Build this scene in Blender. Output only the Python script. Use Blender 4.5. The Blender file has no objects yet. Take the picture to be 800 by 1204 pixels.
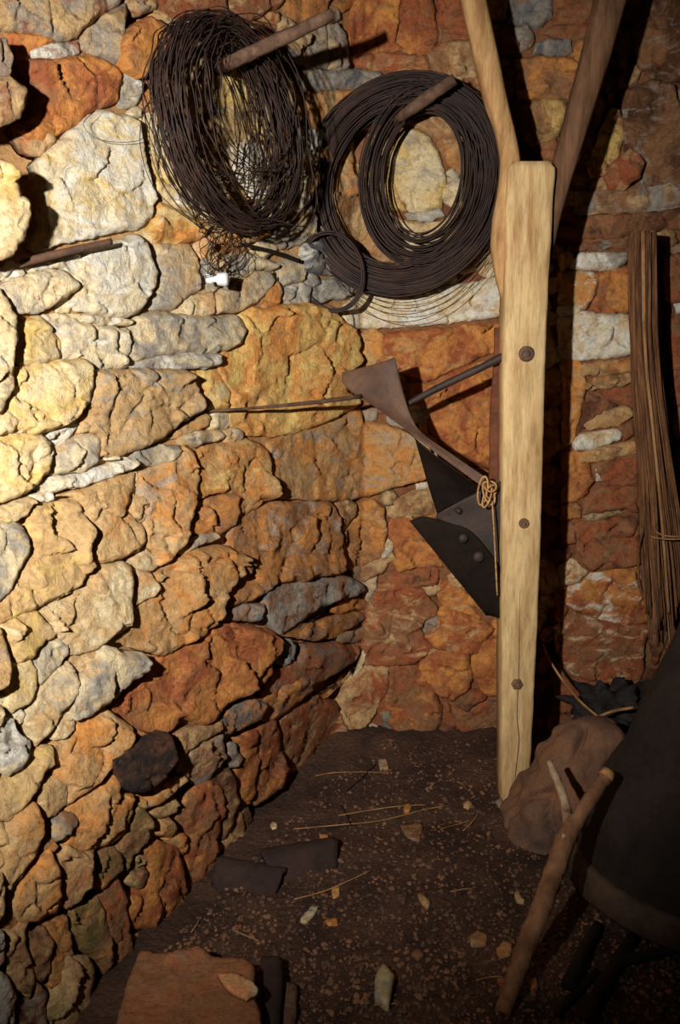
import bpy, math, random
import numpy as np
from mathutils import Vector, Matrix, noise
from mathutils.geometry import delaunay_2d_cdt

random.seed(7)
scene = bpy.context.scene
coll = scene.collection
W, H = 800.0, 1204.0

# ------------------------------------------------------------------ camera
FPX = 1000.0                       # focal length in pixels of the 800x1204 frame
CAM_Z = 1.3
HORIZON = 390.0
PITCH = math.atan((H / 2 - HORIZON) / FPX)
cam_d = bpy.data.cameras.new('camera')
cam = bpy.data.objects.new('camera', cam_d)
coll.objects.link(cam)
cam.location = (0, 0, CAM_Z)
cam.rotation_euler = (math.radians(90) - PITCH, 0, 0)
cam_d.sensor_fit = 'VERTICAL'
cam_d.sensor_height = 36.0
cam_d.lens = FPX / H * 36.0
cam_d.clip_start = 0.05
scene.camera = cam

# ------------------------------------------------------------------ world, flash, exposure
world = bpy.data.worlds.new('world')
scene.world = world
world.use_nodes = True
world.node_tree.nodes['Background'].inputs[0].default_value = (0.012, 0.010, 0.010, 1)
world.node_tree.nodes['Background'].inputs[1].default_value = 0.06

FLASH = Vector((-0.50, 0.05, 1.50))          # hand-held flash, left of the lens
FLASH_AIM = Vector((-0.42, 2.0, 1.22))
fl = bpy.data.lights.new('camera_flash', 'SPOT')
fl.energy = 285
fl.spot_size = math.radians(94)
fl.spot_blend = 1.0
fl.shadow_soft_size = 0.022
fl.color = (1.0, 0.97, 0.92)
flo = bpy.data.objects.new('camera_flash', fl)
coll.objects.link(flo)
flo.location = FLASH
flo.rotation_euler = (FLASH_AIM - FLASH).to_track_quat('-Z', 'Y').to_euler()

vs = scene.view_settings
scene.display_settings.display_device = 'sRGB'
vs.view_transform = 'Standard'
vs.look = 'None'
vs.gamma = 1.0
vs.use_curve_mapping = False
vs.exposure = 0.0

# ------------------------------------------------------------------ pixel <-> place
CP, SP = math.cos(PITCH), math.sin(PITCH)
CAM = Vector((0, 0, CAM_Z))

def ray(px, py):
    x = (px - W / 2) / FPX
    u = (H / 2 - py) / FPX
    return Vector((x, CP + u * SP, -SP + u * CP))

def at(px, py, Y):
    """The place at distance Y into the room that is seen at pixel px, py."""
    d = ray(px, py)
    return CAM + d * (Y / d.y)

def on_floor(px, py, z=0.0):
    d = ray(px, py)
    return CAM + d * ((z - CAM_Z) / d.z)

def lerp_tab(tab, x):
    if x <= tab[0][0]:
        return tab[0][1]
    for (a, va), (b, vb) in zip(tab, tab[1:]):
        if x <= b:
            k = (x - a) / (b - a)
            return va + (vb - va) * k
    return tab[-1][1]

YB = 2.58                                              # the back wall
CORNER = [(0.0, -0.04), (0.2, 0.0), (0.36, 0.045), (0.6, 0.06), (2.6, 0.06)]
ANGLE = [(0.0, 23), (0.3, 26), (0.7, 31), (1.1, 36), (1.6, 41), (2.4, 44)]

def left_frame(z):
    a = math.radians(lerp_tab(ANGLE, z))
    return lerp_tab(CORNER, z), math.sin(a), math.cos(a)

def left_dist(p):
    cx, s, c = left_frame(p.z)
    return (p.x - cx) * c - (p.y - YB) * s            # > 0 is inside the room

def left_normal(z):
    cx, s, c = left_frame(z)
    return Vector((c, -s, 0))

def left_point(t, z, o=0.0):
    cx, s, c = left_frame(z)
    return Vector((cx - t * s + o * c, YB - t * c - o * s, z))

def hit(px, py, wall, o):
    d = ray(px, py)
    if wall == 'B':
        return CAM + d * ((YB - o) / d.y)
    t, z = 2.0, CAM_Z + d.z * 2.0
    for _ in range(7):
        cx, sn, cs = left_frame(z)
        t = (o + cx * cs - YB * sn) / (d.x * cs - d.y * sn)
        z = CAM_Z + d.z * t
    if wall == 'X' and (YB - o) / d.y < t:
        t = (YB - o) / d.y
    return CAM + d * t

# ------------------------------------------------------------------ materials
def lin(c):
    r = []
    for v in c:
        v = v / 255.0
        r.append(v / 12.92 if v <= 0.04045 else ((v + 0.055) / 1.055) ** 2.4)
    return tuple(r)

class NT:
    def __init__(self, name):
        self.m = bpy.data.materials.new(name)
        self.m.use_nodes = True
        self.t = self.m.node_tree
        self.b = self.t.nodes['Principled BSDF']
        self.b.inputs['Specular IOR Level'].default_value = 0.25
    def n(self, typ, **kw):
        nd = self.t.nodes.new(typ)
        for k, v in kw.items():
            setattr(nd, k, v)
        return nd
    def l(self, a, b):
        self.t.links.new(a, b)
    def coords(self, scale=(1, 1, 1), jitter=True):
        tc = self.n('ShaderNodeTexCoord')
        mp = self.n('ShaderNodeMapping')
        mp.inputs['Scale'].default_value = scale
        self.l(tc.outputs['Object'], mp.inputs['Vector'])
        if jitter:
            oi = self.n('ShaderNodeObjectInfo')
            mu = self.n('ShaderNodeMath', operation='MULTIPLY')
            mu.inputs[1].default_value = 37.0
            self.l(oi.outputs['Random'], mu.inputs[0])
            self.l(mu.outputs[0], mp.inputs['Location'])
        return mp.outputs[0]
    def noise(self, vec, scale, detail=6, rough=0.6, dist=0.0):
        nd = self.n('ShaderNodeTexNoise')
        nd.inputs['Scale'].default_value = scale
        nd.inputs['Detail'].default_value = detail
        nd.inputs['Roughness'].default_value = rough
        nd.inputs['Distortion'].default_value = dist
        self.l(vec, nd.inputs['Vector'])
        return nd.outputs['Fac']
    def ramp(self, fac, stops):
        r = self.n('ShaderNodeValToRGB')
        els = r.color_ramp.elements
        while len(els) > len(stops):
            els.remove(els[-1])
        while len(els) < len(stops):
            els.new(1.0)
        for e, (p, c) in zip(els, stops):
            e.position = p
            e.color = (c[0], c[1], c[2], 1)
        self.l(fac, r.inputs[0])
        return r.outputs[0]
    def rng(self, fac, a, b, c=0.0, d=1.0):
        r = self.n('ShaderNodeMapRange')
        for i, v in zip((1, 2, 3, 4), (a, b, c, d)):
            r.inputs[i].default_value = v
        self.l(fac, r.inputs[0])
        return r.outputs[0]
    def mix(self, fac, a, b, mode='MIX'):
        m = self.n('ShaderNodeMix', data_type='RGBA', blend_type=mode)
        for sock, v in ((m.inputs[0], fac), (m.inputs[6], a), (m.inputs[7], b)):
            if hasattr(v, 'links'):
                self.l(v, sock)
            else:
                sock.default_value = v if isinstance(v, float) else (v[0], v[1], v[2], 1)
        return m.outputs[2]
    def bump(self, fac, strength, dist, prev=None):
        b = self.n('ShaderNodeBump')
        b.inputs['Strength'].default_value = strength
        b.inputs['Distance'].default_value = dist
        self.l(fac, b.inputs['Height'])
        if prev is not None:
            self.l(prev, b.inputs['Normal'])
        return b.outputs[0]
    def done(self, col, rough=0.85, normal=None, spec=None, metal=0.0):
        if hasattr(col, 'links'):
            self.l(col, self.b.inputs['Base Color'])
        else:
            self.b.inputs['Base Color'].default_value = (*col, 1)
        self.b.inputs['Roughness'].default_value = rough
        self.b.inputs['Metallic'].default_value = metal
        if spec is not None:
            self.b.inputs['Specular IOR Level'].default_value = spec
        if normal is not None:
            self.l(normal, self.b.inputs['Normal'])
        return self.m

def grey(v):
    return (v, v, v)

def stone_material():
    k = NT('limestone')
    v = k.coords()
    oi = k.n('ShaderNodeObjectInfo')
    at_b = k.n('ShaderNodeAttribute', attribute_type='OBJECT', attribute_name='second_colour')
    at_c = k.n('ShaderNodeAttribute', attribute_type='OBJECT', attribute_name='vein_colour')
    n1 = k.noise(v, 10.0, 10, 0.66, 0.8)
    col = k.mix(k.rng(n1, 0.42, 0.58), oi.outputs['Color'], at_b.outputs['Color'])
    bed = k.coords((1.0, 1.0, 1.9))                      # bedding: streaks along the layers
    n2 = k.noise(bed, 14.0, 10, 0.68, 0.7)
    col = k.mix(k.rng(n2, 0.52, 0.64, 0, 0.85), col, at_c.outputs['Color'])
    n4 = k.noise(v, 30.0, 9, 0.7, 2.0)
    col = k.mix(k.rng(n4, 0.57, 0.66, 0, 0.6), col, k.mix(0.5, at_b.outputs['Color'], lin((150, 92, 48))))
    n5 = k.noise(v, 44.0, 8, 0.7, 1.0)
    col = k.mix(k.rng(n5, 0.62, 0.72, 0, 0.5), col, k.mix(0.4, oi.outputs['Color'], lin((216, 206, 188))))
    n3 = k.noise(v, 85.0, 7, 0.75)
    col = k.mix(1.0, col, k.ramp(n3, [(0.28, grey(0.48)), (0.48, grey(0.95)), (0.75, grey(1.2))]), 'MULTIPLY')
    nb = k.noise(v, 34.0, 11, 0.70, 0.5)
    nc = k.noise(v, 130.0, 6, 0.75)
    nrm = k.bump(nc, 0.5, 0.003, k.bump(nb, 0.9, 0.014))
    return k.done(col, 0.9, nrm, 0.2)

def two_tone(name, c1, c2, scale=8.0, fine=60.0, bump=0.4, bdist=0.006, rough=0.9, stretch=(1, 1, 1), spec=0.2, lo=0.4, hi=0.62, fine_lo=0.65):
    k = NT(name)
    v = k.coords(stretch)
    n1 = k.noise(v, scale, 8, 0.62, 0.4)
    col = k.mix(k.rng(n1, lo, hi), lin(c1), lin(c2))
    n3 = k.noise(v, fine, 6, 0.7)
    col = k.mix(1.0, col, k.ramp(n3, [(0.25, grey(fine_lo)), (0.55, grey(1.0)), (0.8, grey(1.15))]), 'MULTIPLY')
    nrm = k.bump(k.noise(v, fine * 0.7, 9, 0.68), bump, bdist)
    return k.done(col, rough, nrm, spec)

MAT = {}
MAT['stone'] = stone_material()
MAT['mortar'] = two_tone('mud_mortar', (158, 112, 68), (186, 146, 98), 5.0, 55.0, 0.9, 0.014)
MAT['mortar_back'] = two_tone('red_mud_mortar', (122, 74, 46), (146, 100, 66), 5.0, 55.0, 0.9, 0.014)
MAT['soil'] = two_tone('dark_soil', (74, 54, 44), (104, 75, 58), 6.0, 90.0, 1.0, 0.02, fine_lo=0.45)
MAT['debris'] = two_tone('soil_crumbs', (96, 70, 55), (138, 98, 72), 14.0, 120.0, 0.5, 0.004, lo=0.45, hi=0.6)
MAT['beam'] = two_tone('pale_worn_wood', (218, 184, 130), (170, 126, 78), 7.0, 34.0, 0.45, 0.004, 0.7, (4, 4, 0.55), 0.3, fine_lo=0.55, lo=0.42, hi=0.72)
MAT['handle'] = two_tone('worn_handle_wood', (200, 158, 106), (156, 112, 70), 7.0, 40.0, 0.35, 0.004, 0.75, (6, 6, 0.8), fine_lo=0.7)
MAT['handle_dim'] = two_tone('dimmed_handle_wood', (128, 92, 66), (92, 64, 44), 7.0, 40.0, 0.35, 0.004, 0.8, (6, 6, 0.8), fine_lo=0.7)  # right handle: the weaker light reaching it is put into this darker colour
MAT['grey_wood'] = two_tone('grey_peg_wood', (114, 87, 69), (80, 58, 46), 10.0, 50.0, 0.5, 0.004, 0.85, (3, 3, 3))
MAT['bark'] = two_tone('stick_bark', (150, 108, 78), (110, 74, 52), 14.0, 60.0, 0.8, 0.006, 0.9, (1, 1, 0.6))
MAT['pale_bark'] = two_tone('peeled_stick', (186, 160, 128), (138, 104, 76), 20.0, 60.0, 0.5, 0.004, 0.85)
MAT['dark_stick'] = two_tone('dark_stick', (46, 34, 27), (32, 25, 21), 14.0, 60.0, 0.6, 0.005, 0.9)
MAT['wire'] = two_tone('rusty_wire', (62, 42, 34), (42, 30, 26), 20.0, 80.0, 0.2, 0.001, 0.6, spec=0.3)
MAT['rust'] = two_tone('rusty_iron_plate', (104, 74, 55), (82, 60, 47), 12.0, 70.0, 0.35, 0.002, 0.7, spec=0.4)
MAT['iron'] = two_tone('black_iron', (36, 25, 18), (26, 19, 15), 12.0, 70.0, 0.3, 0.002, 0.75, spec=0.1)
MAT['iron_brown'] = two_tone('brown_black_iron', (64, 47, 37), (40, 31, 26), 10.0, 70.0, 0.35, 0.002, 0.65, spec=0.4)
MAT['rust_red'] = two_tone('red_rust', (120, 70, 45), (92, 54, 38), 14.0, 80.0, 0.5, 0.003, 0.85)
MAT['bolt'] = two_tone('bolt_rust', (132, 98, 70), (88, 64, 50), 40.0, 120.0, 0.4, 0.002, 0.7, spec=0.4)
MAT['twine'] = two_tone('jute_twine', (206, 160, 102), (160, 112, 66), 60.0, 160.0, 0.6, 0.003, 0.9)
MAT['fibre'] = two_tone('dry_fibre_cord', (132, 90, 58), (88, 58, 38), 9.0, 90.0, 0.6, 0.004, 0.9, (3, 3, 0.8))
MAT['fibre_pale'] = two_tone('pale_fibre_cord', (176, 132, 88), (130, 90, 58), 9.0, 90.0, 0.6, 0.004, 0.9, (3, 3, 0.8))
MAT['sack'] = two_tone('dusty_sackcloth', (136, 94, 66), (92, 74, 64), 9.0, 160.0, 0.5, 0.004, 0.95, lo=0.35, hi=0.7)
MAT['drum'] = two_tone('blackened_hide', (52, 42, 36), (34, 28, 26), 7.0, 60.0, 0.7, 0.006, 0.85, lo=0.4, hi=0.65)
MAT['drum_rim'] = two_tone('blackened_hoop', (88, 69, 55), (60, 48, 40), 10.0, 60.0, 0.5, 0.004, 0.8)
MAT['rag'] = two_tone('grey_rag', (54, 49, 46), (36, 31, 29), 16.0, 80.0, 0.8, 0.008, 0.95)
MAT['tile'] = two_tone('sooty_clay_tile', (66, 47, 40), (50, 38, 34), 9.0, 90.0, 0.4, 0.004, 0.9)
MAT['straw'] = two_tone('dry_straw', (172, 128, 80), (128, 90, 56), 20.0, 90.0, 0.3, 0.002, 0.8)
MAT['ceramic'] = two_tone('white_glazed_ceramic', (235, 236, 238), (205, 210, 216), 30.0, 90.0, 0.1, 0.001, 0.35, spec=0.5)
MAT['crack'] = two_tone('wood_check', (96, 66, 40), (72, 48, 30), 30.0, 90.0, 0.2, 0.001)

# ------------------------------------------------------------------ builders
def tag(o, label=None, cat=None, group=None, kind=None):
    if label: o['label'] = label
    if cat: o['category'] = cat
    if group: o['group'] = group
    if kind: o['kind'] = kind
    return o

def mesh_obj(name, verts, faces, mat, parent=None, smooth=True):
    me = bpy.data.meshes.new(name)
    me.from_pydata([tuple(v) for v in verts], [], faces)
    me.update()
    if smooth:
        me.polygons.foreach_set('use_smooth', [True] * len(me.polygons))
    me.materials.append(MAT[mat] if isinstance(mat, str) else mat)
    o = bpy.data.objects.new(name, me)
    coll.objects.link(o)
    if parent is not None:
        o.parent = parent
        o.matrix_parent_inverse = Matrix.Translation(-parent.location)
    return o

def empty(name, loc):
    o = bpy.data.objects.new(name, None)
    o.empty_display_size = 0.05
    o.location = loc
    coll.objects.link(o)
    return o

class MB:
    def __init__(self):
        self.v, self.f = [], []
    def add(self, verts, faces):
        k = len(self.v)
        self.v += list(verts)
        self.f += [tuple(i + k for i in f) for f in faces]
    def rings(self, rings, closed=False, caps=True):
        n = len(rings[0])
        k = len(self.v)
        for r in rings:
            self.v += list(r)
        m = len(rings)
        for i in range(m if closed else m - 1):
            a, b = k + i * n, k + ((i + 1) % m) * n
            for j in range(n):
                j2 = (j + 1) % n
                self.f.append((a + j, a + j2, b + j2, b + j))
        if caps and not closed:
            self.f.append(tuple(k + j for j in reversed(range(n))))
            self.f.append(tuple(k + (m - 1) * n + j for j in range(n)))
    def tube(self, pts, rad, n=6, closed=False, wob=0.0, flat=1.0):
        pts = [Vector(p) for p in pts]
        m = len(pts)
        if not hasattr(rad, '__len__'):
            rad = [rad] * m
        up = None
        rings = []
        for i, p in enumerate(pts):
            a = pts[(i - 1) % m] if (closed or i > 0) else p
            b = pts[(i + 1) % m] if (closed or i < m - 1) else p
            t = (b - a).normalized()
            if up is None:
                up = Vector((0, 0, 1)) if abs(t.z) < 0.9 else Vector((0, 1, 0))
            s = t.cross(up)
            if s.length < 1e-6:
                s = t.orthogonal()
            s.normalize()
            up = s.cross(t).normalized()
            ring = []
            for j in range(n):
                an = 2 * math.pi * j / n
                r = rad[i]
                if wob:
                    r *= 1 + wob * noise.noise(Vector((p.x * 25 + j * 1.3, p.y * 25, p.z * 25 + i * 0.4)))
                ring.append(p + (s * math.cos(an) + up * math.sin(an) * flat) * r)
            rings.append(ring)
        self.rings(rings, closed)
    def build(self, name, mat, parent=None, smooth=True):
        return mesh_obj(name, self.v, self.f, mat, parent, smooth)

def smooth_path(pts, n=8):
    """Catmull-Rom through the points."""
    pts = [Vector(p) for p in pts]
    P = [pts[0] * 2 - pts[1]] + pts + [pts[-1] * 2 - pts[-2]]
    out = []
    for i in range(1, len(P) - 2):
        p0, p1, p2, p3 = P[i - 1:i + 3]
        for k in range(n):
            t = k / n
            out.append(0.5 * ((2 * p1) + (p2 - p0) * t + (2 * p0 - 5 * p1 + 4 * p2 - p3) * t * t + (3 * p1 - p0 - 3 * p2 + p3) * t ** 3))
    out.append(pts[-1])
    return out

def interp(vals, n=8):
    out = []
    for a, b in zip(vals, vals[1:]):
        out += [a + (b - a) * k / n for k in range(n)]
    return out + [vals[-1]]

def fbm(p, octv=4):
    s, a = 0.0, 0.5
    p = Vector(p)
    for _ in range(octv):
        s += a * noise.noise(p)
        p = p * 2.03 + Vector((3.1, 1.7, 5.3))
        a *= 0.5
    return s

# ------------------------------------------------------------------ the walls' mud core
def wall_grid(name, fn, us, zs, mat, thick):
    nu, nz = len(us), len(zs)
    front = [fn(u, z) for z in zs for u in us]
    faces = []
    for j in range(nz - 1):
        for i in range(nu - 1):
            a = j * nu + i
            faces.append((a, a + 1, a + nu + 1, a + nu))
    rim = [j * nu for j in range(nz)], [j * nu + nu - 1 for j in range(nz)]
    verts = list(front)
    back = {}
    cs = [0, nu - 1, nu * nz - 1, nu * (nz - 1)]
    for c in cs:
        back[c] = len(verts)
        verts.append(front[c] + thick)
    # closed sides and back
    faces.append(tuple([i for i in range(nu)][::-1] + [back[0], back[nu - 1]]))
    faces.append(tuple([nu * (nz - 1) + i for i in range(nu)] + [back[nu * nz - 1], back[nu * (nz - 1)]]))
    faces.append(tuple([j * nu for j in range(nz)] + [back[nu * (nz - 1)], back[0]]))
    faces.append(tuple([j * nu + nu - 1 for j in range(nz)][::-1] + [back[nu - 1], back[nu * nz - 1]]))
    faces.append((back[0], back[nu * (nz - 1)], back[nu * nz - 1], back[nu - 1]))
    o = mesh_obj(name, verts, faces, mat)
    o['kind'] = 'structure'
    return o

MORTAR = -0.009
DENTS = [(hit(18, 172, 'L', 0), .13, .07), (hit(42, 215, 'L', 0), .09, .06), (hit(36, 265, 'L', 0), .07, .05), (hit(160, 18, 'L', 0), .10, .04)]
def lw(t, z):
    p = left_point(t, z)
    dent = sum(a * math.exp(-((p - c).length / r) ** 2) for c, a, r in DENTS)
    return left_point(t, z, MORTAR - 0.022 * max(0.0, min(1.0, (1.0 - z) / 0.4)) - dent + 0.022 * fbm(p * 9, 5))
def bw(x, z):
    return Vector((x, YB - (MORTAR + 0.022 * fbm(Vector((x, 7.7, z)) * 9, 5)), z))
us = np.arange(-0.06, 1.86, 0.012)
zs = np.arange(-0.12, 2.42, 0.012)
wall_left = wall_grid('wall_left', lw, [float(u) for u in us], [float(z) for z in zs], 'mortar', Vector((-0.22, 0.12, 0)))
xs = np.arange(-0.20, 1.72, 0.012)
wall_back = wall_grid('wall_back', bw, [float(u) for u in xs], [float(z) for z in zs], 'mortar_back', Vector((0, 0.25, 0)))
wall_left['label'] = 'left rubble stone wall with cream and ochre stones running into the corner'
wall_back['label'] = 'back rubble stone wall of red-brown stones behind the plough'
wall_left['category'] = 'wall'
wall_back['category'] = 'wall'

# ------------------------------------------------------------------ the stones
PAL = {
    'w': (228, 220, 202), 'c': (222, 200, 158), 'y': (218, 182, 108), 't': (202, 166, 116),
    'o': (206, 138, 72), 'b': (150, 106, 72), 'r': (160, 88, 54), 'g': (160, 150, 136),
    'k': (44, 37, 34), 'v': (120, 102, 60), 'd': (96, 62, 42), 's': (104, 104, 106), 'u': (190, 150, 100),
}
CROPS = {'A': (0, 0, 2.963), 'B': (0, 260, 2.963), 'C': (0, 520, 2.963), 'D': (0, 780, 2.963), 'E': (0, 960, 2.963),
         'F': (220, 320, 3.2), 'G': (220, 560, 3.2), 'H': (220, 780, 3.2), 'I': (150, 0, 2.963), 'J': (350, 0, 2.963),
         'K': (540, 0, 3.077), 'L': (560, 260, 3.333), 'M': (560, 520, 3.333), 'N': (380, 380, 3.333),
         'O': (400, 700, 3.636), 'Z': (0, 0, 1.0)}
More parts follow.
